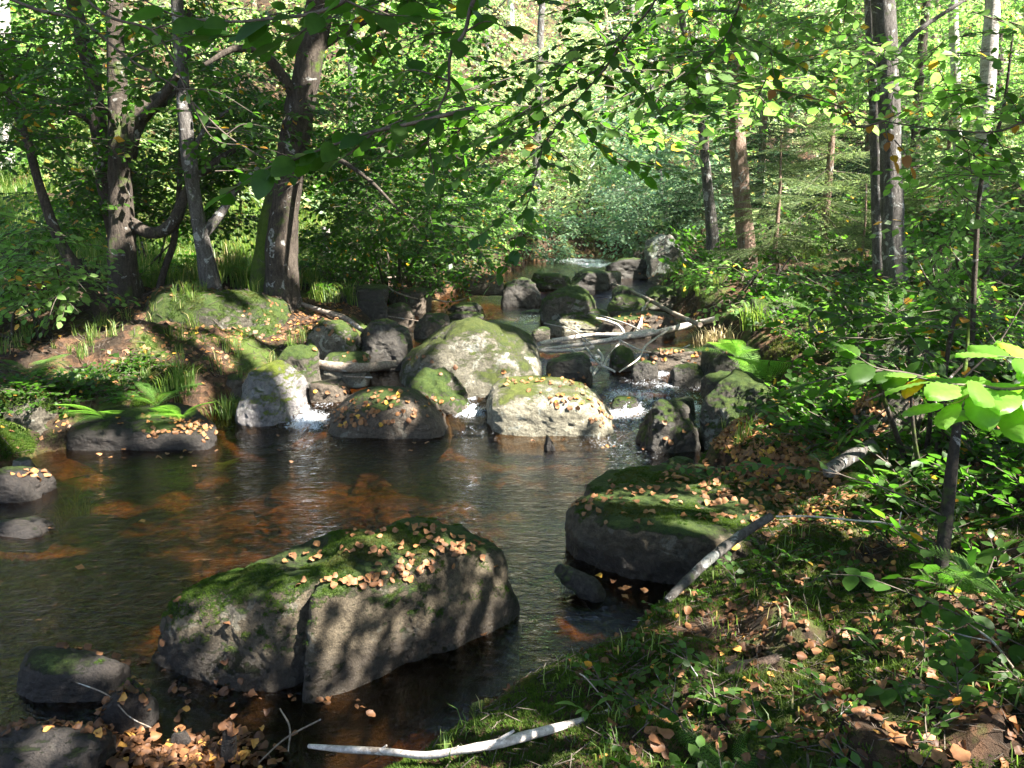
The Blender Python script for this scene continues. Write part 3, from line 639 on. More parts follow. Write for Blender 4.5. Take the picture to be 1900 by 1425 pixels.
wz = wlevel(wx, wy)
foam = np.zeros_like(wx)
FO = [(575, 790, 0, .22, 1.0), (556, 770, .03, .12, .9), (600, 760, .06, .12, .5), (872, 782, .0, .17, .9), (868, 758, .06, .10, .8), (875, 740, .12, .08, .6), (1165, 778, .02, .24, .75), (1160, 752, .10, .14, 1.1), (1150, 735, .15, .16, .8), (1210, 715, .2, .35, .45), (1200, 735, .16, .22, .7), (1240, 720, .2, .2, .6), (1190, 690, .24, .14, .8), (1225, 700, .22, .12, .8), (1170, 765, .06, .14, 1.0), (1140, 775, .04, .14, .8), (1282, 762, .08, .10, 1.1), (1285, 790, .0, .10, .7),
      (1135, 800, .0, .25, .35), (1070, 795, 0, .15, .3), (1230, 668, .27, .12, .6), (1170, 690, .24, .12, .5), (1160, 668, .27, .15, .7), (1060, 660, .30, .2, .6), (1100, 670, .3, .2, .6), (970, 600, .42, .25, .55), (985, 592, .44, .2, .6), (1110, 495, .88, .5, 1.1), (1060, 488, .9, .6, 1.0), (1090, 490, .88, .4, 1.2), (1150, 497, .86, .4, .9), (1187, 516, .75, .15, 1.0), (1150, 550, .58, .25, .5), (1190, 548, .58, .2, .4)]
for px, py, z, r, s in FO:
    P = at_z(px, py, z); foam = np.maximum(foam, s * np.exp(-(((wx - P[0]) ** 2 + (wy - P[1]) ** 2) / (r * r)) ** 1.3))
foam = np.maximum(foam, .42 * np.clip((wy - 6.55) / .15, 0, 1) * np.clip((7.7 - wy) / .2, 0, 1) * np.clip((wx - .75) / .15, 0, 1))
for px, py, r, s in [(575, 825, .32, .36), (880, 812, .3, .33), (1120, 822, .38, .36), (1210, 850, .3, .28)]:
    P = at_z(px, py, 0); foam = np.maximum(foam, s * np.exp(-((wx - P[0]) ** 2 + (wy - P[1]) ** 2) / (r * r)))
amp = 0.35 + 1.2 * foam + 0.9 * np.clip((wy - 5) / 1.6, 0, 1)
wz = wz + amp * (0.0045 * fbm(p3(wx * 5, wy * 9), 71, 3) + 0.0022 * fbm(p3(wx * 16, wy * 24), 72, 3)) + foam * (0.022 * (fbm(p3(wx * 14, wy * 9), 73, 3) + 0.3) + 0.012 * fbm(p3(wx * 45, wy * 30), 74, 2))
# rings where the current meets the near bank
rc = at_z(1120, 1120, 0); dd_ = np.hypot(wx - rc[0], (wy - rc[1]))
wz += 0.0032 * np.sin(dd_ * 95) * np.exp(-((dd_ - .30) / .24) ** 2)
r2 = at_z(1000, 1290, 0); d2 = np.hypot(wx - r2[0], wy - r2[1]); wz += 0.0028 * np.sin(d2 * 70 + 2 * np.sin(wx * 9)) * np.exp(-(d2 / .45) ** 2)
mb = MB(); mb.add(np.stack([wx, wy, wz], -1), wF)
water = mb.build('water', M['water'], attrs={'foam': foam}); tag(water, kind='structure'); water['label'] = 'brown stream water running down in small cascades'

# thrown drops and strands of white water
def splash(label, px, py, z, r, n, h, seed):
    rs = np.random.default_rng(seed + 50); c = at_z(px, py, z); mb = MB(); O = np.array([[1, 0, 0], [-1, 0, 0], [0, 1, 0], [0, -1, 0], [0, 0, 1], [0, 0, -1]], float)
    F = np.array([[0, 2, 4], [2, 1, 4], [1, 3, 4], [3, 0, 4], [2, 0, 5], [1, 2, 5], [3, 1, 5], [0, 3, 5]])
    for _ in range(n):
        a = rs.uniform(0, 6.28); q_ = abs(rs.normal()) * r; zz = abs(rs.normal()) * h * math.exp(-q_ / r); sz = rs.uniform(.0015, .006); st = rs.uniform(1, 3.5)
        V = O * [sz * st, sz, sz]; V = V @ rotz(rs.uniform(0, 3.1)).T; mb.add(V + c + [math.cos(a) * q_, math.sin(a) * q_ * .7, zz], F)
    o = mb.build('splash', M['splash'], origin=c); tag(o, label, 'splash', kind='stuff')
ms, ts, os_ = mat_new('white_water'); pq = NT(ts).n('ShaderNodeBsdfPrincipled', {'Base Color': (.8, .84, .9, 1), 'Roughness': .2}); ts.links.new(pq.outputs[0], os_.inputs[0]); M['splash'] = ms
splash('white splash where water shoots out right of the sunlit wet boulder', 566, 785, .01, .10, 700, .05, 1)
splash('small white splash of the middle fall', 868, 772, .03, .07, 380, .04, 2)
splash('white water tumbling left of the dark wedge boulder', 1160, 772, .04, .10, 600, .05, 3)
splash('thin white fall right of the dark wedge boulder', 1284, 775, .05, .05, 300, .05, 4)

# ------------------------------------------------------------------ leaves: shapes
def leaf_shape(lod, L=1.0, Wd=0.62, fold=0.12, curl=0.1, tooth=0.0):
    """leaf along +x, lying in the xy plane, base at origin"""
    if lod == 0:
        V = np.array([[0, 0, 0], [.45, -.5, .02], [1, 0, -.04], [.45, .5, .02]]); F = np.array([[0, 1, 2, 3]])
        V = V * [L, Wd * L, L]; return V, F
    if lod == 3:       # large leaf with pressed side veins
        n, m = 15, 7; V = []; F = []
        for i in range(n):
            t = i / (n - 1); w = (math.sin(math.pi * min(1, t * .97 + .015) ** 0.8)) ** 0.7 * Wd / 2 * L * (1 + .05 * math.sin(i * 2.9)) * (0.02 if i in (0, n - 1) else 1)
            for j in range(m):
                u = (j - 3) / 3.0; tt = t + .10 * abs(u) * t * (1 - t) * 2
                V.append([tt * L, u * w, L * (-curl * (t - .3) ** 2 + fold * abs(u) * .35 - .10 * u * u * (.3 + t) + .012 * math.cos((t - .22 * abs(u)) * 44))])
        for i in range(n - 1):
            for j in range(m - 1): a = i * m + j; F.append([a, a + m, a + m + 1, a + 1])
        return np.array(V), np.array(F)
    st = {1: [0, .30, .68, 1], 2: [0, .08, .2, .35, .5, .65, .8, .91, 1]}[lod]
    wf = lambda t: (math.sin(math.pi * min(1, max(0, t)) ** 0.8)) ** 0.75 if 0 < t < 1 else 0
    V = [[0, 0, 0]]; F3 = []; F4 = []; prev = None
    rows = []
    for i, t in enumerate(st[1:-1]):
        w = wf(t) * Wd / 2 * L; z = -curl * L * (t - .3) ** 2; 
        if tooth: w *= 1 + tooth * (1 if i % 2 else -1)
        k = len(V); V += [[t * L, -w, z + fold * w * 1.4], [t * L, 0, z], [t * L, w, z + fold * w * 1.4]]; rows.append(k)
    k = len(V); V.append([L, 0, -curl * L * .49])
    r0 = rows[0]; F3 += [[0, r0, r0 + 1], [0, r0 + 1, r0 + 2]]
    for a, b2 in zip(rows, rows[1:]):
        F3 += [[a, b2, b2 + 1], [a, b2 + 1, a + 1], [a + 1, b2 + 1, b2 + 2], [a + 1, b2 + 2, a + 2]]
    r0 = rows[-1]; F3 += [[r0, k, r0 + 1], [r0 + 1, k, r0 + 2]]
    return np.array(V, float), np.array(F3)
def rotx(a): c, s = math.cos(a), math.sin(a); return np.array([[1, 0, 0], [0, c, -s], [0, s, c]])
def roty(a): c, s = math.cos(a), math.sin(a); return np.array([[c, 0, s], [0, 1, 0], [-s, 0, c]])
def spray(seed, n=11, L=0.5, leaf=0.07, lod=0, tilt=0.5, wd=.62):
    """a twig along +x with alternate leaves; returns leaf (V,F) and twig (V,F)"""
    rs = np.random.default_rng(seed); V = []; F = []; k = 0
    lv, lf = leaf_shape(lod, 1.0, wd)
    side = 1; brs = [(np.zeros(3), 0.0, L)]
    brs += [(np.array([L * rs.uniform(.15, .35), 0, 0]), rs.uniform(.5, .8), L * .55), (np.array([L * rs.uniform(.3, .5), 0, 0]), -rs.uniform(.5, .8), L * .5)]
    tw = MB()
    for o, ang, ln in brs:
        m = max(3, int(n * ln / L)); R0_ = rotz(ang)
        end = o + R0_ @ np.array([ln, 0, -ln * .12]); tube(tw, [o, (o + end) / 2 + [0, 0, ln * .03], end], [.0035, .0025, .001], 3, 1, cap=False)
        for i in range(m):
            t = (i + .6) / m * ln; side = -side
            s = leaf * rs.uniform(.7, 1.2) * (1 if i < m - 1 else 1.0)
            a = ang + side * rs.uniform(.6, 1.1) * (1 if i < m - 1 else .1)
            R = rotz(a) @ roty(rs.uniform(-.1, .5)) @ rotx(rs.normal() * tilt)
            P = o + R0_ @ np.array([t, 0, -t * .12 + .03 * ln])
            V.append(lv * s @ R.T + P); F.append(lf + k); k += len(lv)
    tv, tf = tw.data(); tf = np.concatenate(tf[(4, 0)])
    return np.vstack(V), np.vstack(F), tv, tf
def stamp(mb, V, F, P, R, S, mat=0, lv_n=0, ex=.05):
    """place template V,F at each P (M,3) with rotation R (M,3,3) and scale S (M,)"""
    if len(P) == 0: return
    W = np.einsum('mij,nj->mni', R, V) * S[:, None, None] + P[:, None, :]
    if lv_n:        # drop single leaves that would close a gap in the canopy
        W = W.reshape(-1, lv_n, 3); W = W[~blocks_gap(W.mean(1).astype(np.float32), ex)]
        if len(W) == 0: return
        m1 = (F.max(1) < lv_n); F1 = F[m1]
        FF = F1[None] + (np.arange(len(W)) * lv_n)[:, None, None]
        mb.add(W.reshape(-1, 3), FF.reshape(-1, F.shape[1]), mat); return
    FF = F[None, :, :] + (np.arange(len(P)) * len(V))[:, None, None]
    mb.add(W.reshape(-1, 3), FF.reshape(-1, F.shape[1]), mat)
def frames(D, roll=None):
    """rotation matrices whose x axis is D and z axis is near up"""
    D = D / (np.linalg.norm(D, axis=1)[:, None] + 1e-9); up = np.array([0, 0, 1.0])
    Yx = np.cross(up, D); Yx /= np.linalg.norm(Yx, axis=1)[:, None] + 1e-6; Z = np.cross(D, Yx)
    if roll is not None:
        c, s = np.cos(roll)[:, None], np.sin(roll)[:, None]; Yx, Z = Yx * c + Z * s, Z * c - Yx * s
    return np.stack([D, Yx, Z], -1)
SPR = {}
def get_sprays(kind):
    if kind not in SPR:
        n, L, lf, lod, tilt = {'far': (8, .75, .13, 0, .6), 'mid': (9, .5, .075, 0, .5), 'near': (9, .45, .07, 1, .45), 'low': (12, .5, .058, 1, .5), 'big': (9, 1.0, .17, 0, .5), 'canopy': (10, .95, .125, 0, .5)}[kind]
        SPR[kind] = [spray(hash(kind) % 97 + s if False else {'far': 10, 'mid': 20, 'near': 30, 'low': 60, 'big': 40, 'canopy': 50}[kind] + s, n, L, lf, lod, tilt) for s in range(4)]
    return SPR[kind]
def foliage(mb, P, D, kind='mid', scale=(0.8, 1.25), rs=RNG, twigs=True, gaps=True):
    if gaps:
        keep = ~blocks_gap(P, -.02) if kind in ('canopy', 'low') else ~blocks_gap(P + .25 * D / (np.linalg.norm(D, axis=1)[:, None] + 1e-9), .10); P, D = P[keep], D[keep]
    if len(P) == 0: return
    R = frames(D, rs.normal(0, .3, len(P))); S = rs.uniform(*scale, len(P)); T = get_sprays(kind); pick = rs.integers(0, len(T), len(P))
    for i, (V, F, tv, tf) in enumerate(T):
        m = pick == i
        if m.any():
            stamp(mb, V, F, P[m], R[m], S[m], 0, (8 if kind in ('near', 'low') else 4) if gaps else 0, {'canopy': .09, 'low': .012}.get(kind, .05))
            if twigs: stamp(mb, tv, tf, P[m], R[m], S[m], 1)
def box_points(n, px0, px1, py0, py1, Y0, Y1, rs, thr=-0.15, fs=1.1, seed=0):
    out = []
    tot = 0
    while tot < n:
        px = rs.uniform(px0, px1, n); py = rs.uniform(py0, py1, n); Y = rs.uniform(Y0, Y1, n)
        P = at_y_arr(px, py, Y)
        # soft edges and clumps with holes between them
        ex = np.minimum((px - px0), (px1 - px)) / (px1 - px0) * 6; ey = np.minimum((py - py0), (py1 - py)) / (py1 - py0) * 6
        nn = fbm(P * fs * np.array([1, 1, 1.6]), seed, 3)
        k = nn > thr + np.clip(1 - np.minimum(ex, ey), 0, 1) * .8
        out.append(P[k]); tot += k.sum()
        if k.sum() < n * 0.02: break
    return np.vstack(out)[:n]
def flat_dirs(n, rs, droop=.25, bias=None):
    a = rs.uniform(0, 2 * math.pi, n); D = np.stack([np.cos(a), np.sin(a), rs.normal(-droop, .22, n)], -1)
    if bias is not None: D = D + np.array(bias)
    return D

# ------------------------------------------------------------------ trees
def trunk_from(mb, path, Y, sides=14, rough=.10, seed=0, extra=None, mat=0, sub=8):
    """path: (px, py, width px [, dY]) from base upward"""
    pts = []; rad = []
    for q in path:
        yy = Y + (q[3] if len(q) > 3 else 0); pts.append(at_y(q[0], q[1], yy)); rad.append(pxw(q[2], yy) / 2)
    if extra:
        for e in extra: pts.append(np.array(e[:3])); rad.append(e[3])
    tube(mb, pts, rad, sides, sub, rough, seed, mat, 5.0)
    return pts, rad
def tree(label, path, Y, bark='bark', name='tree', up=6.0, crown=None, crown_mat='leaf', limbs=(), group=None, seed=0, kind='mid', cat='tree', rough=.10, flare=1.5, root=0.25, topfol=True):
    rs = np.random.default_rng(seed + 500)
    base = at_y(path[0][0], path[0][1], Y); g = float(ground_h(np.array([base[0]]), np.array([Y]))[0])
    P = [(path[0][0], path[0][1], path[0][2])] + list(path[1:])
    t = empty(name, (base[0], Y, min(base[2], g)))
    mb = MB()
    # below the first path point: flare into the ground
    pts = []; rad = []
    r0 = pxw(P[0][2], Y) / 2
    d0 = base - at_y(P[1][0], P[1][1], Y + (P[1][3] if len(P[1]) > 3 else 0)); d0 = d0 / abs(d0[2] if abs(d0[2]) > .01 else 1)
    zb = min(g, base[2]) - root
    if base[2] - zb > 0.05:
        pts.append(np.array([base[0] + d0[0] * (base[2] - zb) * .5, Y, zb])); rad.append(r0 * flare)
    for q in P:
        yy = Y + (q[3] if len(q) > 3 else 0); pts.append(at_y(q[0], q[1], yy)); rad.append(pxw(q[2], yy) / 2)
    tp = pts[-1]; dr = pts[-1] - pts[-2]; dr = dr / (np.linalg.norm(dr) + 1e-9); dr = dr * .5 + np.array([0, 0, .5]); dr /= np.linalg.norm(dr)
    rr = rad[-1]
    if up > 0:
        for k in (1, 2, 3):
            pts.append(tp + dr * up * k / 3 + rs.normal(0, .12, 3) * [1, 1, 0]); rad.append(rr * (1 - .28 * k))
    tube(mb, pts, rad, 16, 8, rough, seed, 0, 4.0)
    mb.build('trunk', M[bark], t)
    for lb in limbs:     # each: list of (px,py,w,dY)
        m2 = MB(); trunk_from(m2, lb, Y, 8, rough, seed + 3, sub=6); m2.build('limb', M[bark], t)
    fm = MB(); n_up = 0
    if crown:
        for (n, bx, Ys) in crown:
            Pp = box_points(int(n * CROWN_DENS), *bx, *Ys, rs, seed=seed)
            D = flat_dirs(len(Pp), rs, .2) + .5 * (Pp - base) * [1, 1, 0] / (np.linalg.norm((Pp - base)[:, :2], axis=1)[:, None] + .3)
            foliage(fm, Pp, D, kind, rs=rs)
    if up > 0 and topfol:   # crown above the frame
        m2 = MB(); c0 = tp + dr * up * .75
        for k in range(9):
            a = k * 2.4 + seed; L = up * rs.uniform(.22, .42); s = tp + dr * up * (.25 + .07 * k)
            e = s + np.array([math.cos(a) * L, math.sin(a) * L, L * .5]); tube(m2, [s, (s + e) / 2 + [0, 0, .1], e], [rr * .35, rr * .22, rr * .06], 6, 3)
            n = 9; Q = s + (e - s) * rs.uniform(.3, 1.15, n)[:, None] + rs.normal(0, .3, (n, 3)); foliage(fm, Q, (e - s)[None] * .6 / L + flat_dirs(n, rs, .1), 'canopy', rs=rs, twigs=False)
        m2.build('branches', M[bark], t)
    if fm.n: fm.build('crown', [M[crown_mat], M['twig']], t)
    tag(t, label, cat, group); return t

CROWN_DENS = 1.0
# --- left group
tree('thick leaning trunk with flaking bark and mossy left side, just left of the stream', [(526, 575, 72), (522, 500, 60), (526, 420, 54), (537, 330, 50), (553, 220, 50), (572, 120, 48), (592, 20, 46), (600, -60, 44)], 9.0, 'bark', up=6, seed=1,
     crown=[(420, (400, 900, 0, 330), (8.6, 11.5)), (160, (560, 860, 250, 420), (8, 10.5))], crown_mat='leaf',
     limbs=[[(560, 200, 20, 0), (500, 110, 16, -.3), (440, 90, 12, -.6), (380, 120, 7, -.8)], [(575, 100, 20, 0), (640, 60, 13, .2), (720, 20, 8, .4)], [(540, 300, 16, 0), (610, 290, 10, -.4), (680, 330, 7, -.8), (740, 390, 4, -1.0)]])
tree('mossy trunk twinned with the thick leaning one, dark green on its left', [(488, 565, 50), (490, 500, 44), (500, 420, 38), (515, 340, 30)], 9.25, 'bark_mossy', up=0, seed=2, topfol=False)
tree('stout dark forked trunk with an arching mossy bough, left bank', [(232, 575, 66), (228, 500, 52), (225, 420, 44), (222, 330, 40), (220, 240, 34), (216, 120, 30), (212, 20, 28), (210, -60, 26)], 9.0, 'bark', up=5, seed=3,
     crown=[(380, (0, 420, -60, 330), (8.8, 12)), (120, (180, 420, 250, 420), (9.3, 11))], crown_mat='leaf',
     limbs=[[(232, 290, 36, 0), (245, 235, 34, 0), (275, 200, 32, 0), (310, 175, 26, .2), (340, 120, 20, .4), (350, 20, 14, .6)], [(245, 225, 20, 0), (290, 195, 15, -.2), (330, 140, 10, -.4)],
            [(235, 410, 24, 0), (280, 432, 22, 0), (320, 415, 22, 0), (350, 350, 16, .1), (400, 300, 12, .2), (450, 270, 8, .3)], [(222, 250, 12, 0), (190, 200, 8, -.3), (120, 190, 6, -.4), (40, 170, 5, -.5)]])
tree('dark bare trunk leaning behind the forked one', [(255, 570, 46), (225, 470, 38), (200, 350, 32), (185, 250, 28), (172, 150, 26), (150, 60, 24), (128, -40, 22)], 9.7, 'bark', up=4, seed=4, crown=[(160, (60, 300, 230, 420), (9, 11))],
     limbs=[[(185, 240, 10, 0), (130, 205, 7, -.2), (70, 190, 5, -.4)], [(200, 340, 9, 0), (240, 320, 6, 0), (280, 330, 4, 0)]])
tree('slim grey-brown trunk with a broken stub, between the two thick trunks', [(398, 560, 40), (385, 500, 32), (372, 430, 27), (360, 360, 24), (350, 290, 27), (342, 200, 25), (335, 100, 22), (328, -30, 20)], 8.8, 'bark_grey', up=4, seed=5,
     crown=[(220, (330, 560, 60, 350), (8.8, 11))], crown_mat='leaf', limbs=[[(372, 440, 22, 0), (410, 395, 16, .1), (440, 350, 12, .2), (480, 310, 8, .3)], [(350, 300, 10, 0), (380, 240, 7, 0), (430, 200, 5, 0)]])
tree('thin dark crooked stem rising between the left trunks', [(290, 560, 15), (305, 500, 13), (322, 450, 12), (330, 380, 10), (335, 300, 9)], 9.4, 'bark', up=1.5, seed=6, topfol=False)
tree('thin dark stem slanting across the left edge', [(185, 575, 26), (150, 510, 22), (110, 445, 19), (75, 350, 16), (50, 260, 14), (20, 185, 13), (-10, 120, 12), (-60, 0, 11)], 8.2, 'bark', up=2, seed=7, crown=[(150, (-60, 180, 60, 300), (7, 9.5))],
     limbs=[[(25, 190, 9, 0), (90, 205, 8, 0), (165, 215, 6, .1)], [(12, 175, 6, 0), (40, 120, 5, 0), (60, 80, 3, 0)]])
tree('pale sunlit trunk in the left background, right of the photo edge', [(98, 430, 32), (98, 330, 30), (97, 200, 28), (96, 60, 26), (96, -40, 25)], 17, 'bark_birch', up=6, seed=8, crown=[(120, (20, 220, -40, 200), (16, 19))], crown_mat='leaf_light', kind='far')
tree('pale trunk cut by the left edge of the photo', [(8, 480, 40), (8, 330, 36), (5, 180, 32), (0, 0, 28), (0, -60, 26)], 15, 'bark_birch', up=5, seed=9, crown=[(120, (-60, 80, -40, 300), (14, 17))], crown_mat='leaf_light', kind='far')
tree('short pale broken trunk behind the left bushes', [(612, 530, 18), (608, 470, 16), (604, 420, 14)], 12.5, 'bark_birch', up=0, seed=10, topfol=False)
tree('reddish slender trunk behind the pale left trunk', [(128, 440, 13), (124, 300, 12), (120, 150, 11), (118, 0, 10)], 20, 'bark_pine', up=5, seed=11, crown=[(70, (60, 200, 0, 200), (19, 22))], crown_mat='leaf_light', kind='far')
tree('grey trunk in the distance right of the thick leaning one', [(655, 470, 18), (655, 300, 17), (654, 120, 16), (652, -30, 15)], 18, 'bark_grey', up=5, seed=12, crown=[(300, (560, 900, -40, 250), (16, 22))], crown_mat='leaf_light', kind='far')
# --- right group
tree('dark rough trunk on the right, front one of the touching pair', [(1665, 560, 54), (1660, 480, 42), (1655, 380, 38), (1652, 280, 36), (1648, 150, 34), (1640, 30, 38), (1636, -60, 36)], 8.6, 'bark_grey', up=6, seed=13,
     crown=[(200, (1440, 1900, -40, 260), (9, 12)), (60, (1680, 1900, 250, 420), (9, 11))], crown_mat='leaf_light', limbs=[[(1650, 120, 12, 0), (1700, 60, 8, .1), (1790, 0, 6, .3)]])
tree('slightly slimmer trunk behind the dark rough one on the right', [(1634, 540, 28), (1630, 420, 24), (1628, 300, 23), (1622, 150, 21), (1614, 0, 20), (1610, -60, 19)], 9.2, 'bark_grey', up=5, seed=14, crown=[(160, (1380, 1680, -40, 200), (7, 11))], crown_mat='leaf_light')
tree('slender grey trunk above the fallen branch, leaning left', [(1322, 440, 22), (1312, 340, 17), (1303, 240, 15), (1292, 150, 14), (1270, 60, 12), (1255, -40, 11)], 13, 'bark_grey', up=4, topfol=False, seed=15, crown=[(260, (1120, 1420, -40, 240), (9, 14))], crown_mat='leaf')
tree('brown trunk half hidden by spruce branches right of the stream', [(1385, 470, 34), (1378, 380, 30), (1370, 280, 27), (1362, 120, 25), (1358, -40, 24)], 12, 'bark_pine', up=5, topfol=False, seed=16, crown=[(220, (1250, 1520, -40, 220), (10, 14))], crown_mat='leaf_light')
tree('pale narrow birch-like trunk, left one of the two bright trunks on the right', [(1782, 460, 18), (1778, 330, 17), (1774, 180, 16), (1768, 0, 15), (1766, -50, 14)], 14, 'bark_birch', up=5, seed=17, crown=[(160, (1680, 1860, -40, 250), (14.2, 17))], crown_mat='leaf_light')
tree('brightest pale trunk near the right edge, wider at its foot', [(1808, 520, 34), (1816, 380, 30), (1826, 240, 27), (1836, 100, 25), (1842, -40, 24)], 12, 'bark_birch', up=5, seed=18, crown=[(200, (1760, 1960, -40, 320), (12.3, 15))], crown_mat='leaf_light')
tree('dark thin trunk between the rough pair and the pale trunks', [(1696, 330, 17), (1702, 200, 16), (1712, 80, 15), (1724, -40, 14)], 15, 'bark', up=4, seed=19, crown=[(120, (1640, 1800, -40, 200), (15, 18))], crown_mat='leaf_light')
tree('dark trunk behind the brightest pale one at the right edge', [(1850, 330, 14), (1852, 180, 14), (1856, 60, 13), (1860, -40, 13)], 16, 'bark', up=4, seed=20, crown=[(160, (1780, 1980, 0, 330), (16, 19))], crown_mat='leaf_light')
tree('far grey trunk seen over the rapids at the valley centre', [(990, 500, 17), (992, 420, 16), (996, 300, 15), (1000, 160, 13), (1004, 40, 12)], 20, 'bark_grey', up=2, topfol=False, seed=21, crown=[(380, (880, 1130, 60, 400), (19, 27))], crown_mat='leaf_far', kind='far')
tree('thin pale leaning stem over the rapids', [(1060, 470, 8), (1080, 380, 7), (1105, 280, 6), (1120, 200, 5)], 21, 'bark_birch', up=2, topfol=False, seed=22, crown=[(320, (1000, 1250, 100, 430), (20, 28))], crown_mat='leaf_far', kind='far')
tree('thin far stem left of the slender grey leaning trunk', [(1240, 440, 9), (1225, 330, 8), (1215, 220, 7), (1205, 120, 6)], 19, 'bark_grey', up=2, topfol=False, seed=23, crown=[(420, (1100, 1340, 150, 440), (17, 24))], crown_mat='leaf_hazed', kind='far')

# --- bushes
def bush(label, boxes, Y, mat='leaf', kind='mid', seed=0, group=None, stems=5, cat='bush', thr=-.15, name='bush', fs=1.1):
    rs = np.random.default_rng(seed + 900); fm = MB(); allP = []
    for (n, bx, Ys) in boxes:
        P = box_points(n, *bx, *Ys, rs, thr=thr, seed=seed, fs=fs); allP.append(P)
    c = np.vstack(allP); g = ground_h(c[:, 0], c[:, 1]); c = c[c[:, 2] > g + .03]
    cen = c.mean(0); b0 = np.array([cen[0], cen[1], float(ground_h(cen[:1], cen[1:2])[0])])
    t = empty(name, b0); D = flat_dirs(len(c), rs, .15) + .5 * (c - cen) * [1, 1, .3]
    foliage(fm, c, D, kind, rs=rs); fm.build('foliage', [M[mat], M['twig']], t)
    sm = MB()
    for k in range(stems):
        e = c[rs.integers(len(c))]; a = b0 + rs.normal(0, .12, 3) * [1, 1, 0] - [0, 0, .1]; mid = (a + e) / 2 + rs.normal(0, .15, 3) + [0, 0, .15]
        r = .012 + .004 * np.linalg.norm(e - a); tube(sm, [a, mid, e], [r, r * .7, r * .25], 6, 6, .1, k)
    sm.build('stem', M['bark'], t); tag(t, label, cat, group); return t
bush('leafy green bush with a few orange leaves left of the rapids', [(620, (600, 900, 240, 540), (10.3, 13.5)), (160, (560, 760, 420, 540), (10.3, 12))], 11.5, 'leaf', seed=1, stems=16)
bush('pale yellowing bush spreading just left of the rapids', [(220, (740, 960, 330, 500), (12, 14.5))], 13, 'leaf_light', seed=2, stems=10)
bush('dark shrub layer beneath the left trees', [(170, (60, 330, 300, 430), (10, 12.5)), (90, (330, 500, 280, 420), (10, 12.5))], 11, 'leaf', seed=3, stems=8)
bush('yellowish bush low at the left edge', [(130, (-40, 170, 420, 580), (6.8, 8.2))], 7.5, 'leaf_light', 'near', seed=4, stems=6)
bush('dense dark shrub at the far right edge behind the sapling', [(260, (1690, 1940, 330, 600), (6.5, 9.5))], 8, 'leaf_light', seed=5, stems=8)
bush('low bush on the right bank under the rough trunk pair', [(200, (1480, 1760, 490, 640), (6.5, 9))], 8, 'leaf', seed=6, stems=8)
bush('bright low bush by the right bank upstream', [(190, (1300, 1500, 470, 580), (9, 12))], 10.5, 'leaf_light', seed=7, stems=7)
bush('shady shrub on the right bank behind the sunlit hazel leaves', [(230, (1600, 1960, 560, 760), (3.8, 6))], 5, 'leaf', 'near', seed=8, stems=7)
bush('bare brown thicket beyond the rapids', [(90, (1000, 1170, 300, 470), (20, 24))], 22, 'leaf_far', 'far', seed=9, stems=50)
bush('bluish green thicket right of the rapids', [(420, (1130, 1330, 320, 470), (15, 19))], 17, 'leaf_hazed', seed=10, stems=8)
bush('hazy green shrub closing the stream where it bends away', [(300, (880, 1130, 380, 484), (16.5, 19.5)), (120, (900, 1060, 440, 486), (15.5, 16.8))], 17.5, 'leaf_hazed', seed=12, stems=8)
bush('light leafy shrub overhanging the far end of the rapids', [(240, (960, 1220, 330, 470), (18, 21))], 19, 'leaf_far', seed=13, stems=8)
bush('dim green bush between the thick leaning trunk and the rapids, at the back', [(380, (560, 980, 280, 480), (15, 19))], 17, 'leaf', 'far', seed=11, stems=8)

# --- spruces
def spruce_branch(seed, L=1.0):
    rs = np.random.default_rng(seed); V = []; F = []; k = 0
    q = np.array([[0, -.5, 0], [1, -.28, 0], [1.06, 0, 0], [1, .28, 0], [0, .5, 0]])
    def blade(o, a, ln, w, dz):
        nonlocal k
        nseg = max(2, int(ln / .035))
        R = rotz(a) @ roty(dz)
        for i in range(nseg):
            t = i / nseg * ln; wn = w * (1 - .5 * i / nseg)
            for s in (-1, 1):
                v = np.array([[t, 0, 0], [t + .045, s * wn, .004 + rs.normal() * .006], [t + .03, s * wn * .98, -.004], [t + .012, 0, 0]]); V.append(v @ R.T + o); F.append(np.arange(4)[None] + k); k += 4
    m = int(L / .055)
    for i in range(m):
        t = (i + 1) / m * L; z = -.12 * t * t
        for s in (-1, 1):
            ln = (L - t) * .5 + .07; ln *= rs.uniform(.7, 1.1); blade(np.array([t, 0, z]), s * rs.uniform(.75, 1.0), ln, .022, .25 + rs.normal() * .1)
    blade(np.array([0, 0, 0]), 0, L, .022, .1)
    tw = MB(); tube(tw, [[0, 0, 0], [L * .5, 0, -.03 * L], [L, 0, -.12 * L]], [.008, .005, .002], 4, 2, cap=False); tv, tf = tw.data()
    return np.vstack(V), np.vstack(F), tv, np.concatenate(tf[(4, 0)])
SPB = [spruce_branch(s) for s in range(3)]
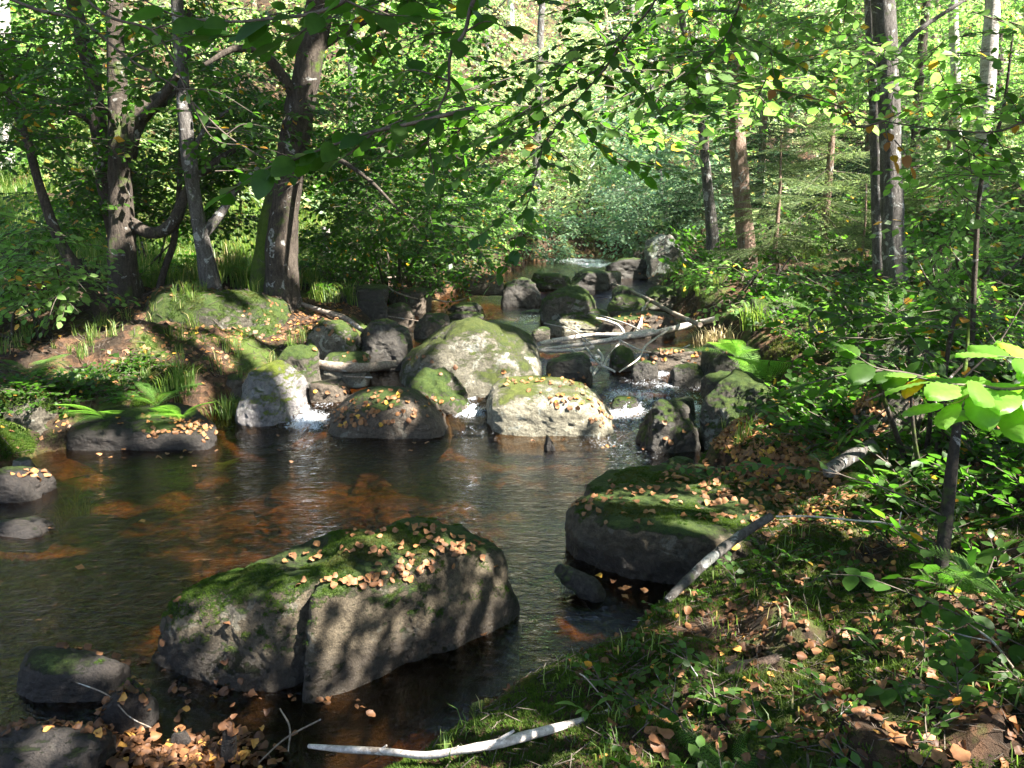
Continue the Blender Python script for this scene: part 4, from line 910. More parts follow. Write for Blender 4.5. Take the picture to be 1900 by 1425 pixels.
def spruce(label, px, pbase, ptop, Y, spread, mat='needle', seed=0, group=None, wpx=14, dens=1.0):
    rs = np.random.default_rng(seed + 40); b0 = at_y(px, pbase, Y); g = float(ground_h(b0[:1], np.array([Y]))[0]); top = at_y(px, ptop, Y)[2]
    base = np.array([b0[0], Y, g]); H = top - g; t = empty('spruce', base)
    mb = MB(); tube(mb, [base - [0, 0, .2], base + [.03, 0, H * .5], base + [0, 0, H]], [pxw(wpx, Y) / 2, pxw(wpx, Y) * .35, .008], 10, 8, .08, seed); mb.build('trunk', M['bark_pine'], t)
    fm = MB(); P = []; D = []; S = []
    z = .25
    while z < H:
        f = 1 - z / H; R = spread * (f ** .75) + .12
        for k in range(int(rs.integers(4, 7) * dens)):
            a = rs.uniform(0, 2 * math.pi); P.append(base + [0, 0, z + rs.uniform(-.06, .06)]); D.append([math.cos(a), math.sin(a), rs.uniform(-.35, .1) + .25 * (1 - f)]); S.append(R * rs.uniform(.7, 1.1))
        z += rs.uniform(.13, .24)
    P, D, S = np.array(P), np.array(D), np.array(S); R = frames(D); pick = rs.integers(0, 3, len(P))
    for i, (V, F, tv, tf) in enumerate(SPB):
        m = pick == i; stamp(fm, V, F, P[m], R[m], S[m], 0); stamp(fm, tv, tf, P[m], R[m], S[m], 1)
    fm.build('crown', [M[mat], M['twig']], t); tag(t, label, 'spruce', group); return t
spruce('sunlit pale spruce left of the rough trunk pair', 1520, 520, 60, 12.5, 1.5, 'needle', 1, wpx=16)
spruce('young spruce in front of the brown trunk right of the stream', 1432, 520, 250, 11.5, 1.1, 'needle', 2, wpx=9)
spruce('dark spruce beside the far upright boulder', 1300, 500, 200, 15.5, 1.5, 'needle_dark', 3, wpx=10)
spruce('spruce peeping between the rough pair and the pale trunks', 1735, 480, 130, 13, 1.5, 'needle', 4, wpx=10)
spruce('dark spruce behind the sunlit pale one', 1590, 500, -60, 16, 1.9, 'needle_dark', 5)
spruce('dark spruce above the bluish thicket', 1400, 480, -80, 17, 1.8, 'needle_dark', 6)
spruce('spruce at the far right edge among the pale trunks', 1880, 500, 60, 12, 1.3, 'needle', 7, wpx=10)
spruce('small spruce low beside the rough pair', 1590, 540, 340, 10.3, .8, 'needle', 8, wpx=6)

# --- rows of far trees closing the view
def far_tree(x, y, H, r, mat, seed, label, group, bark='bark_grey', n=105):
    rs = np.random.default_rng(seed + 3000); g = float(ground_h(np.array([x]), np.array([y]))[0]); b0 = np.array([x, y, g]); t = empty('tree', b0)
    mb = MB(); lean = rs.normal(0, .35, 2); tp = b0 + [lean[0], lean[1], H]
    tube(mb, [b0 - [0, 0, .3], b0 + [lean[0] * .3 + rs.normal() * .15, 0, H * .45], tp], [r, r * .75, r * .15], 8, 6, .08, seed); mb.build('trunk', M[bark], t)
    fm = MB(); P = []; D = []
    lm = MB()
    for k in range(13):
        zz = H * rs.uniform(.12, 1.0); a = rs.uniform(0, 6.28); L = rs.uniform(.8, 2.3) * (1.1 - .4 * zz / H) + .3; s = b0 + [lean[0] * zz / H, lean[1] * zz / H, zz]; e = s + [math.cos(a) * L, math.sin(a) * L, L * rs.uniform(-.1, .5)]
        tube(lm, [s, (s + e) / 2 + [0, 0, .15], e], [r * .3, r * .2, r * .05], 5, 2, cap=False)
        m = n // 13; q = s + (e - s) * rs.uniform(.2, 1.2, m)[:, None] + rs.normal(0, .42, (m, 3)) * [1, 1, .6]; P.append(q); D.append((e - s)[None] / L * .7 + flat_dirs(m, rs, .2))
    P = np.vstack(P); D = np.vstack(D); k = P[:, 2] > ground_h(P[:, 0], P[:, 1]) + .1; foliage(fm, P[k], D[k], 'big', rs=rs, twigs=False, gaps=False)
    lm.build('branches', M[bark], t); fm.build('crown', [M[mat], M['twig']], t); tag(t, label, 'tree', group); return t
rs = np.random.default_rng(77); k = 0
spots = []
for row, (y0, n, span) in enumerate([(23, 9, 17), (28, 11, 22), (34, 13, 27), (42, 14, 34)]):
    for i in range(n):
        x = -span + 2 * span * (i + .5) / n + rs.uniform(-1, 1); y = y0 + rs.uniform(-2, 2)
        if row == 0 and -3 < x < 4: continue
        spots.append((x, y, row))
for (x, y, row) in spots:
    side = 'left' if x < -1.5 else ('right' if x > 4 else 'centre'); rr = rs.integers(3)
    BK = [('grey', 'bark_grey'), ('white', 'bark_birch'), ('reddish', 'bark_pine')][rs.integers(3)]
    H = rs.uniform(6.5, 9) if side == 'left' else rs.uniform(5.5, 7.5)
    far_tree(x, y, H, rs.uniform(.09, .17), ['leaf_far', 'leaf_light', 'leaf_light'][rr] if side != 'left' else ['leaf_far', 'leaf_far', 'leaf_light'][rr], k,
             ('%s tree with %s bark, %s %s' % (('pale green' if (rr == 0 or (side == 'left' and rr == 1)) else 'fresh green'), BK[0], ['foremost in the far wood', 'midway in the far wood', 'deep in the far wood', 'rearmost in the far wood'][row], {'left': 'on the left slope', 'right': 'on the right', 'centre': 'above the rapids'}[side])), 'far trees of the wood, ' + side, BK[1])
    k += 1

# --- unseen trees added for shade, crowns laid out along the sun rays
def added_shade_tree(x, y, H, label, seed, box):
    """box: points on the stream floor (x0,x1,y0,y1) that its crown shades; leaves float on branches at t along the sun ray"""
    rs = np.random.default_rng(seed + 7000); g = float(ground_h(np.array([x]), np.array([y]))[0]); b0 = np.array([x, y, g]); t = empty('beech', b0)
    mb = MB(); tube(mb, [b0 - [0, 0, .3], b0 + [.1, 0, H * .5], b0 + [0, .1, H]], [.24, .17, .05], 14, 8, .08, seed); mb.build('trunk', M['bark_grey'], t)
    x0, x1, y0, y1, n = box
    gx_ = rs.uniform(x0, x1, n); gy_ = rs.uniform(y0, y1, n); tt = rs.uniform(8.0, 13.5, n)
    P = np.stack([gx_, gy_, np.full(n, .3)], -1) + SUN * tt[:, None]
    nn = fbm(P * np.array([.8, .8, .8]), seed, 3); P = P[nn > -.42]
    fm = MB(); foliage(fm, P, flat_dirs(len(P), rs, .1), 'canopy', scale=(.85, 1.4), rs=rs, twigs=False); fm.build('crown', [M['leaf'], M['twig']], t)
    lm = MB()
    for k in range(16):
        e = P[rs.integers(len(P))]; s = b0 + [0, 0, H * rs.uniform(.4, .9)]
        if blocks_gap(np.linspace(s, e, 14), .08).any(): continue
        tube(lm, [s, s * .5 + e * .5 + [0, 0, .5], e], [.07, .045, .012], 6, 5)
    if lm.n: lm.build('branches', M['bark_grey'], t)
    tag(t, label, 'tree'); return t
added_shade_tree(7.5, 1.5, 12, 'tall beech added out of view on the right to shade the near bank', 1, (-1.5, 4.5, 1.0, 5.0, 2300))
added_shade_tree(3.5, -3.5, 12, 'beech added unseen behind the viewer, its crown placed to shade the foreground pool', 2, (-6, -1.0, 0.5, 5.5, 2000))
added_shade_tree(9.5, 5.5, 12, 'beech added unseen beyond the right edge to shade the cascades', 3, (-1.5, 5, 5, 10.5, 2100))
added_shade_tree(1.0, -2.0, 13, 'beech added unseen behind the viewer to the left to shade the left shore', 4, (-8, -1.5, 5.5, 11, 2100))
added_shade_tree(13, 8.5, 12, 'beech added unseen far beyond the right edge to shade the upper pools', 5, (-2, 8, 9.5, 14, 1400))
added_shade_tree(2.2, -1.0, 13, 'beech added unseen behind the viewer on the right to shade the middle of the pool', 8, (-3.8, 1.0, 4.0, 7.2, 1100))
added_shade_tree(4.1, 3.3, 13, 'beech added out of view above the stream to keep the left trunks in shade', 6, (-11, -2, 7.5, 14, 2600))
added_shade_tree(14, 3.0, 13, 'beech added unseen far to the right to keep the right undergrowth in shade', 7, (2.5, 9, 5, 13, 2000))

def added_low_canopy(x, y, label, seed, regions):  # adds an unseen tree whose low leaves shape the sun dapples
    rs = np.random.default_rng(seed + 8000); g = float(ground_h(np.array([x]), np.array([y]))[0]); b0 = np.array([x, y, g]); t = empty('hornbeam', b0)
    mb = MB(); tube(mb, [b0 - [0, 0, .3], b0 + [-.1, 0, 2], b0 + [.1, .1, 5]], [.10, .08, .02], 12, 8, .08, seed); mb.build('trunk', M['bark_grey'], t)
    fm = MB(); lm = MB()
    for (x0, x1, y0, y1, n, z0) in regions:
        P = np.stack([rs.uniform(x0, x1, n), rs.uniform(y0, y1, n), np.full(n, z0)], -1) + SUN * rs.uniform(3.4, 5.2, n)[:, None]
        el = np.arctan2(P[:, 2] - CAMZ, P[:, 1]); k = (P[:, 1] < .2) | (el > math.radians(19)); P = P[k]; P = P[fbm(P * 1.3, seed, 3) > -.35]
        foliage(fm, P, flat_dirs(len(P), rs, .05) + [-.4, .2, 0], 'low', scale=(.8, 1.3), rs=rs, twigs=False)
        for k in range(5):
            e = P[rs.integers(len(P))]; s_ = b0 + [0, 0, 2 + 2 * rs.uniform()]
            if not blocks_gap(np.linspace(s_, e, 30), .02).any(): tube(lm, [s_, s_ * .5 + e * .5 + [0, 0, .2], e], [.02, .014, .005], 6, 5)
    fm.build('crown', [M['leaf'], M['twig']], t)
    if lm.n: lm.build('branches', M['bark_grey'], t)
    tag(t, label, 'tree')
added_low_canopy(2.9, .6, 'hornbeam added just out of view on the right to dapple the foreground boulder', 1, [(-1.8, .4, 2.3, 3.8, 230, .3), (-2.6, -.6, 1.9, 3.0, 120, 0)])
added_low_canopy(3.4, -1.2, 'hornbeam added unseen behind the viewer on the right to dapple the near bank', 2, [(-.3, 3.0, 1.0, 3.8, 950, .4), (.3, 3.2, 3.6, 5.8, 420, .4)])

# ------------------------------------------------------------------ overhanging twigs close to the camera
def leafy_branch(t, path, Y, leaf=.055, lod=2, mat='leaf_dark', every=.045, seed=0, side=(), rad=.005, spread=.5, wd=.66, keepall=False):
    """path px; leaves alternate along it. side: sub twigs (path)"""
    rs = np.random.default_rng(seed + 60); bm_ = MB(); fm = MB(); lv, lf = leaf_shape(lod, 1.0, wd, .10, .16, .0)
    for pi, (pa, r) in enumerate([(path, rad)] + [(s_, rad * .5) for s_ in side]):
        pts = [at_y(q[0], q[1], Y + (q[2] if len(q) > 2 else 0)) for q in pa]; n = len(pts)
        tube(bm_, pts, [r * (1 - .75 * i / (n - 1)) for i in range(n)], 6, 8, .1, seed)
        C = catmull(np.array(pts), 24); L = np.cumsum(np.r_[0, np.linalg.norm(np.diff(C, axis=0), axis=1)]); s = rs.uniform(0, every); sd = 1
        P = []; R = []; S = []
        while s < L[-1]:
            i = min(len(C) - 2, int(np.searchsorted(L, s))); d = C[i + 1] - C[i]; d /= np.linalg.norm(d) + 1e-9
            sd = -sd; hor = np.cross(d, [0, -.25, 1.0]); hor /= np.linalg.norm(hor) + 1e-9
            D = d * rs.uniform(.3, .9) + hor * sd * rs.uniform(.7, 1.0) + np.array([0, 0, -.35]) * rs.uniform(0, 1.2) + rs.normal(0, .15, 3)
            P.append(C[i]); R.append(frames(D[None], rs.normal(0, spread, 1))[0]); S.append(leaf * rs.uniform(.7, 1.2)); s += every * rs.uniform(.6, 1.3)
        D = C[-1] - C[-3]; P.append(C[-1]); R.append(frames(D[None], np.zeros(1))[0]); S.append(leaf)
        P = np.array(P); k = ~blocks_gap(P, .02) | keepall; R = np.array(R)[k]; S = np.array(S)[k]; stamp(fm, lv, lf, P[k], R, S)
    bm_.build('branch', M['twig'], t); fm.build('leaves', M[mat], t)
def hang_tree(label, loc, name='beech'):
    g = float(ground_h(np.array([loc[0]]), np.array([loc[1]]))[0]); t = empty(name, (loc[0], loc[1], g)); mb = MB()
    tube(mb, [(loc[0], loc[1], g - .2), (loc[0] + .1, loc[1], g + 2.5), (loc[0], loc[1] + .2, g + 5.5)], [.09, .06, .02], 10, 8, .1, 3); mb.build('trunk', M['bark'], t)
    tag(t, label, 'tree'); return t
h1 = hang_tree('young beech whose dark leafy twigs hang into the top middle of the photo', (-2.6, 1.0))
leafy_branch(h1, [(905, -60), (875, 10), (862, 60), (836, 100), (832, 160), (815, 200), (795, 250), (797, 280), (806, 325)], 1.75, .062, every=.038, seed=1,
             side=[[(834, 150), (770, 130), (730, 140)], [(810, 205), (750, 222), (690, 245), (600, 275)], [(796, 262), (740, 290), (700, 292)], [(862, 60), (900, 40), (940, 50)]])
leafy_branch(h1, [(1240, -60), (1210, 10), (1160, 70), (1120, 130), (1060, 200), (1015, 260), (1000, 300), (985, 360), (970, 410), (968, 470)], 2.9, .055, every=.034, seed=2,
             side=[[(1120, 120), (1040, 175), (960, 215), (880, 260), (800, 310)], [(1080, 180), (1010, 220), (930, 262), (850, 330), (780, 370)], [(1160, 70), (1090, 100), (1010, 140), (940, 190)], [(1015, 262), (970, 300), (900, 350)], [(985, 350), (950, 380), (900, 430), (830, 470)],
                   [(1060, 200), (1100, 250), (1110, 300)], [(1130, 110), (1190, 160), (1230, 220)], [(1000, 300), (1040, 310), (1070, 330)], [(968, 430), (940, 490), (910, 530)]])
leafy_branch(h1, [(700, -70), (640, 0), (580, 25), (500, 35), (430, 40), (330, 30), (250, -10)], 1.45, .065, every=.034, seed=3, side=[[(600, 15), (560, 60), (520, 80)], [(500, 30), (460, 60), (400, 70)], [(640, 0), (700, 25), (760, 30)]])
leafy_branch(h1, [(880, 200), (820, 215), (760, 230), (690, 245), (640, 262), (560, 290), (500, 310), (420, 360)], 1.7, .06, every=.032, seed=31, side=[[(700, 240), (640, 290), (590, 300)], [(600, 275), (540, 300), (480, 330)]])
h2 = hang_tree('beech leaning in from the right, its light green leaves filling the top right', (3.4, 2.2))
leafy_branch(h2, [(1390, -60), (1368, 20), (1345, 70), (1310, 110), (1270, 140), (1200, 175), (1130, 210)], 3.4, .062, mat='leaf', every=.032, seed=4,
             side=[[(1345, 70), (1400, 75), (1460, 110), (1520, 140)], [(1310, 110), (1270, 90), (1200, 90)], [(1270, 140), (1290, 190), (1340, 220)], [(1365, 20), (1300, 20), (1240, 30), (1180, 60)], [(1200, 175), (1170, 140), (1110, 130)], [(1430, 90), (1440, 150), (1480, 190)]])
leafy_branch(h2, [(1960, 190), (1900, 225), (1840, 245), (1740, 240), (1640, 225), (1560, 210), (1460, 170)], 3.2, .055, mat='leaf', every=.04, seed=5,
             side=[[(1740, 240), (1790, 190), (1850, 170)], [(1840, 245), (1800, 290), (1740, 300)], [(1840, 245), (1870, 290), (1890, 330)], [(1900, 225), (1870, 180), (1820, 150)]])
leafy_branch(h2, [(1640, 225), (1590, 235), (1560, 200), (1500, 180), (1400, 160)], 3.1, .05, mat='leaf_yellow', every=.05, seed=6, side=[[(1640, 225), (1650, 270), (1660, 300)], [(1640, 225), (1670, 210), (1700, 195)], [(1590, 230), (1570, 200), (1550, 180)], [(1660, 260), (1680, 285), (1690, 310)]])
def mass(t, boxes, mat, seed, kind='near', thr=-.2, fs=1.6):
    rs = np.random.default_rng(seed + 77); fm = MB()
    for n, bx, Ys in boxes:
        P = box_points(n, *bx, *Ys, rs, thr=thr, seed=seed, fs=fs); foliage(fm, P, flat_dirs(len(P), rs, .12), kind, rs=rs)
    fm.build('outer_leaves', [M[mat], M['twig']], t)
mass(h1, [(48, (640, 1150, 90, 310), (3.8, 5.4)), (12, (860, 1060, 300, 450), (3.6, 4.6)), (46, (900, 1350, -60, 150), (3.8, 5.4)), (34, (560, 900, -60, 80), (3.8, 5.2))], 'leaf', 1)
mass(h2, [(50, (1120, 1900, -60, 200), (3.6, 5.2)), (20, (1120, 1500, 80, 260), (3.6, 5.2)), (18, (1680, 1940, 150, 380), (3.8, 5))], 'leaf_light', 2)
h3 = hang_tree('thin hazel at the left whose pale arching shoots cross in front of the trunks', (-3.6, 2.0), 'hazel')
leafy_branch(h3, [(-40, -30), (60, 15), (150, 40), (240, 110), (330, 165), (420, 250), (500, 300), (560, 340)], 3.6, .05, mat='leaf', every=.06, seed=7, side=[[(240, 110), (300, 80), (380, 60)], [(420, 250), (460, 230), (540, 250)], [(330, 165), (400, 170), (470, 210)]], rad=.008)
leafy_branch(h3, [(130, -30), (200, 30), (280, 55), (320, 110), (360, 200), (400, 260), (470, 270)], 3.4, .05, mat='leaf_light', every=.06, seed=8, rad=.007, side=[[(280, 55), (340, 40), (410, 60)], [(60, -20), (110, 10), (150, 40)]])
mass(h3, [(56, (330, 680, 120, 340), (5.2, 7.2)), (40, (60, 460, -40, 160), (5, 7))], 'leaf', 5)
# hazel twig from the right edge with big lit leaves
h4 = empty('hazel', (1.5, 1.6, .45)); tag(h4, 'hazel shoot at the right edge with large glowing sunlit leaves', 'shrub')
mb = MB(); tube(mb, [(1.5, 1.6, .40), (1.42, 1.62, .9), at_y(1980, 690, 1.5)], [.012, .009, .006], 8, 8); mb.build('stem', M['twig'], h4)
leafy_branch(h4, [(1990, 690), (1930, 712), (1870, 722), (1820, 716), (1760, 712), (1700, 700, .05)], 1.5, .078, mat='leaf_sunlit', every=.028, seed=9, wd=.72, lod=3, side=[[(1930, 712), (1880, 750), (1830, 760)], [(1960, 700), (1920, 670), (1850, 660)], [(1820, 716), (1780, 745), (1750, 750)]], spread=.45, keepall=True)
leafy_branch(h4, [(1740, 708, .05), (1660, 690, .1), (1580, 692, .12), (1500, 712, .15)], 1.5, .062, mat='leaf', every=.030, seed=19, wd=.72, lod=3, side=[[(1660, 690, .1), (1620, 680, .1), (1590, 660, .1)]], spread=.45, keepall=True)
h5 = empty('beech_sapling', at_z(1752, 1000, .5)); tag(h5, 'beech sapling with a thin dark stem on the right bank', 'sapling')
mb = MB(); tube(mb, [at_y(1745, 1060, 2.8), at_y(1756, 960, 2.8), at_y(1768, 850, 2.8), at_y(1780, 765, 2.8), at_y(1795, 640, 2.85), at_y(1800, 520, 2.9)], [.026, .022, .020, .014, .006, .003], 8, 8, .12, 4); mb.build('stem', M['wetwood'], h5)
leafy_branch(h5, [(1756, 960), (1640, 905), (1560, 880), (1500, 840)], 2.8, .05, mat='leaf_dark', every=.05, seed=10, side=[[(1560, 880), (1480, 870), (1400, 860)], [(1780, 765), (1700, 640), (1640, 560)]], rad=.004)
leafy_branch(h5, [(1790, 700), (1850, 640), (1900, 560), (1940, 500)], 2.8, .05, mat='leaf', every=.045, seed=11, side=[[(1800, 600), (1740, 540), (1690, 500)], [(1850, 640), (1800, 560), (1790, 480)]], rad=.004)
h6 = empty('beech_sapling', (3.3, 5.0, .8)); tag(h6, 'tall thin bent sapling near the right edge', 'sapling')
mb = MB(); tube(mb, [at_y(1800, 700, 5.2), at_y(1810, 480, 5.2), at_y(1822, 330, 5.2), at_y(1860, 210, 5.2), at_y(1880, 60, 5.2)], [.02, .016, .013, .01, .006], 8, 8, .12, 4); mb.build('stem', M['bark'], h6)
leafy_branch(h6, [(1822, 330), (1760, 300), (1700, 310), (1660, 330)], 5.2, .06, mat='leaf', every=.05, lod=1, seed=12, side=[[(1815, 420), (1860, 380), (1900, 360)], [(1810, 480), (1740, 450), (1690, 440)], [(1860, 210), (1800, 160), (1750, 150)]], rad=.005)
# bramble-like spray on the near bank
h7 = empty('beech_seedling', (1.45, 2.35, .42)); tag(h7, 'low beech twig with dark round leaves lying over the near right bank', 'seedling')
leafy_branch(h7, [(1900, 1200), (1800, 1150), (1720, 1115), (1660, 1090), (1600, 1070), (1540, 1065)], 2.35, .060, mat='leaf_dark', every=.03, seed=13, wd=.75, spread=.25, side=[[(1720, 1115), (1700, 1150), (1690, 1180)], [(1800, 1150), (1760, 1190), (1740, 1220)], [(1800, 1150), (1790, 1090), (1800, 1050)]], rad=.003)
h8 = empty('beech_seedling', (1.15, 1.85, .42)); tag(h8, 'beech twig with dark leaves low in the bottom right, above the litter', 'seedling')
leafy_branch(h8, [(1880, 1330), (1800, 1290), (1700, 1270), (1640, 1280)], 1.95, .055, mat='leaf_dark', every=.03, seed=14, wd=.75, spread=.25, side=[[(1700, 1270), (1680, 1330), (1640, 1380)], [(1780, 1285), (1800, 1240), (1780, 1200)]], rad=.003)
h9 = empty('beech_seedling', at_z(1500, 930, .45)); tag(h9, 'low beech shoot spreading flat leaves over the leafy top of the wide boulder', 'seedling')
leafy_branch(h9, [(1620, 900), (1500, 870), (1400, 862), (1300, 870), (1240, 862)], 4.6, .05, mat='leaf_dark', every=.03, seed=15, lod=1, wd=.75, spread=.25, side=[[(1400, 862), (1350, 880), (1310, 885)], [(1500, 870), (1440, 885), (1400, 890)]], rad=.003)

# ------------------------------------------------------------------ fallen wood
def wood(label, paths, mat, name='fallen_branch', cat='branch', seed=0, rough=.10, sides=8):
    """paths: list of [(px,py,width px,Y)]"""
    t0 = at_y(paths[0][0][0], paths[0][0][1], paths[0][0][3]); root = empty(name, t0)
    for i, pa in enumerate(paths):
        mb = MB(); pts = [at_y(q[0], q[1], q[3]) for q in pa]; rad = [max(.002, pxw(q[2], q[3]) / 2) for q in pa]
        pts = [p + np.random.default_rng(seed * 31 + i * 7 + j).normal(0, rad[j] * .25, 3) for j, p in enumerate(pts)]
        tube(mb, pts, rad, sides, 8, rough, seed + i, 0, 14); mb.build('stem' if i == 0 else 'side_branch', M[mat], root)
    tag(root, label, cat); return root
def wood_on(label, paths, mat, z, **k):
    out = []
    for pa in paths:
        o = []
        for q in pa:
            zz = q[3] if len(q) > 3 else z; p = at_z(q[0], q[1], zz); o.append((q[0], q[1], q[2], p[1]))
        out.append(o)
    return wood(label, out, mat, **k)
wood_on('bleached fallen branch spanning the middle pool from the right bank', [[(1330, 592, 10, .66), (1270, 605, 12, .56), (1215, 618, 11, .52), (1150, 630, 9, .47), (1080, 640, 7, .42), (1000, 648, 5, .40)],
     [(1240, 612, 4, .55), (1200, 640, 4, .48), (1185, 665, 3, .42), (1150, 690, 3, .36)], [(1200, 620, 3, .52), (1160, 600, 3, .56), (1090, 580, 2, .6), (1030, 585, 2, .55)], [(1100, 640, 3, .45), (1060, 612, 2, .52), (1010, 600, 2, .5)], [(1150, 632, 3, .47), (1190, 650, 3, .45), (1240, 655, 2, .42), (1280, 640, 2, .5)], [(1085, 642, 4, .42), (1110, 672, 5, .40), (1140, 690, 4, .36)],
     [(1215, 612, 7, .54), (1160, 622, 9, .5), (1100, 622, 8, .48), (1040, 632, 10, .43), (1000, 641, 9, .42)], [(1100, 643, 7, .42), (1060, 650, 7, .40), (1000, 652, 6, .38)],
     [(1160, 625, 6, .5), (1150, 605, 6, .55), (1125, 595, 5, .6), (1105, 590, 3, .65)], [(1060, 650, 5, .4), (1090, 670, 5, .38), (1098, 690, 4, .34)], [(1110, 650, 5, .4), (1118, 668, 6, .38), (1100, 695, 5, .34)],
     [(1150, 635, 5, .45), (1130, 660, 4, .4), (1120, 680, 6, .36)], [(1180, 615, 5, .5), (1190, 595, 5, .58), (1193, 570, 4, .68)]], 'deadwood', .45, seed=1)
wood_on('long thin dead branch slanting down from upstream to the right bank', [[(1300, 602, 9, .66), (1250, 580, 8, .68), (1205, 555, 7, .72), (1150, 532, 5, .72), (1095, 512, 4, .76), (1060, 497, 3, .82)], [(1205, 557, 5, .72), (1195, 575, 4, .66), (1190, 610, 3, .5)], [(1120, 522, 3, .74), (1085, 535, 3, .66), (1060, 528, 2, .66)], [(1080, 508, 3, .78), (1082, 530, 2, .68)]], 'deadwood_brown', .7, seed=2)
wood_on('bright white stick lying over the water at the bottom centre', [[(572, 1385, 9, .16), (640, 1390, 15, .19), (720, 1398, 15, .25), (790, 1402, 15, .31), (860, 1392, 17, .36), (930, 1378, 20, .38), (985, 1362, 20, .38), (1060, 1345, 16, .37), (1130, 1320, 12, .35)], [(930, 1372, 8, .4), (955, 1355, 6, .42)], [(700, 1395, 6, .24), (716, 1384, 4, .27)], [(830, 1398, 7, .34), (850, 1384, 4, .37)]], 'deadwood', .15, name='fallen_stick', cat='stick', seed=3)
wood_on('lichen-spotted birch log slanting from the flat boulder down to the near bank', [[(1238, 1112, 17, .24), (1275, 1078, 19, .29), (1320, 1040, 20, .35), (1380, 990, 18, .40), (1430, 955, 15, .47)], [(1320, 1035, 8, .34), (1334, 1015, 5, .4)]], 'bark_birch_dark' if 'bark_birch_dark' in M else 'bark_grey', .3, name='fallen_log', cat='log', seed=4, sides=12)
wood_on('grey weathered log half sunk in leaves on the right bank behind the flat boulder', [[(1535, 872, 26, .5), (1570, 850, 26, .52), (1615, 825, 24, .55)]], 'bark_grey', .5, name='fallen_log', cat='log', seed=5, sides=12)
wood_on('black waterlogged stump end sticking out beside the near bank', [[(1035, 1062, 26, .10), (1060, 1075, 36, .07), (1085, 1092, 42, .03), (1110, 1112, 44, -.02)]], 'wetwood', .05, name='log_stub', cat='log', seed=6, rough=.45, sides=24)
wood_on('dark log lying against the left shore behind the brown round boulder', [[(565, 668, 14, .42), (610, 680, 18, .40), (670, 684, 18, .38), (735, 676, 15, .38)], [(600, 690, 4, .34), (640, 697, 4, .32), (690, 700, 3, .32)]], 'deadwood_brown', .38, name='fallen_log', cat='log', seed=7, sides=12)
wood_on('rotten pinkish stick lying in the moss of the near bank', [[(1348, 1247, 18, .36), (1380, 1238, 20, .37), (1415, 1228, 20, .38), (1445, 1222, 16, .39)]], 'bark_pine', .37, name='fallen_stick', cat='stick', seed=8, sides=10)
wood_on('forked thin grey twig reaching across the right bank', [[(1720, 1000, 3, .6), (1690, 985, 4, .6), (1640, 970, 4, .56), (1590, 965, 4, .55), (1500, 958, 3, .52), (1440, 958, 3, .5)], [(1690, 985, 3, .6), (1670, 975, 3, .6), (1672, 950, 2, .65)]], 'deadwood', .5, name='twig', cat='twig', seed=9)
wood_on('thin sunlit root trailing down the left bank behind the mossy boulder', [[(545, 560, 8, .85), (590, 575, 9, .8), (640, 592, 10, .72), (675, 615, 8, .6)]], 'deadwood_brown', .7, name='root', cat='root', seed=10)
wood_on('dark snag of wood leaning behind the thick leaning trunk', [[(590, 530, 8, .8), (620, 520, 14, .9), (650, 495, 10, 1.0), (665, 470, 5, 1.15)]], 'wetwood', .8, name='fallen_branch', seed=11)
wood_on('tangle of grey twigs at the left shore upstream', [[(640, 560, 4, .7), (700, 520, 4, .9), (770, 510, 3, .9)], [(700, 520, 3, .9), (740, 545, 3, .8), (800, 560, 2, .6)], [(760, 540, 3, .75), (830, 560, 3, .6), (880, 548, 2, .6)], [(660, 580, 3, .6), (740, 590, 3, .55), (800, 600, 2, .5)]], 'deadwood_brown', .7, name='twig_tangle', cat='twigs', seed=12)
wood_on('thin bare twig in the shallows below the large foreground boulder', [[(480, 1415, 3, .04), (530, 1370, 4, .05), (595, 1335, 3, .07)], [(535, 1395, 3, .04), (538, 1350, 4, .07), (520, 1315, 3, .1)]], 'deadwood_brown', .05, name='twig', cat='twig', seed=13)
wood_on('fine twig arched over the black stone at the bottom left', [[(140, 1265, 2, .12), (200, 1290, 3, .13), (240, 1330, 3, .1), (280, 1350, 2, .06)]], 'deadwood_brown', .05, name='twig', cat='twig', seed=14)
wood_on('grey bare twig in the bottom right undergrowth', [[(1880, 1240, 5, .5), (1840, 1190, 5, .52), (1800, 1160, 4, .54), (1770, 1140, 3, .55)], [(1840, 1190, 4, .52), (1790, 1180, 3, .52), (1740, 1165, 2, .52)]], 'deadwood_brown', .5, name='twig', cat='twig', seed=15)

# ------------------------------------------------------------------ ferns
def frond(L=.6, n=20, arch=.35):
    V = []; F = []; k = 0; pin, pf = leaf_shape(1, 1.0, .30, .05, .1)
    def pos(t): return np.array([t * L, 0, arch * L * (t - 1.25 * t * t)])
    for i in range(n):
        t = .12 + .86 * i / n; w = L * .26 * math.sin(math.pi * min(1, .12 + .88 * (1 - t)) ** .9) * (1.1 - .35 * t)
        for s in (-1, 1):
            m = 9
            for j in range(m):        # little lobes along each leaflet
                u = (j + .5) / m; ln = w * .17 * (1 - .7 * u) + .003; o = pos(t) + np.array([w * .30 * u, s * w * u, -.10 * w * u])
                for ss in (-1, 1):
                    R = rotz(s * (1.25) + ss * .95); v = np.array([[0, 0, 0], [.5, -.26, 0], [1, 0, -.05], [.5, .26, 0]]) * ln; V.append(v @ R.T + o); F.append(np.array([[0, 1, 2, 3]]) + k); k += 4
    tw = MB(); tube(tw, [pos(0), pos(.3), pos(.6), pos(1)], [.003, .0025, .002, .001], 4, 4, cap=False); tv, tf = tw.data()
    return np.vstack(V), np.vstack(F), tv, np.concatenate(tf[(4, 0)])
FR = frond()
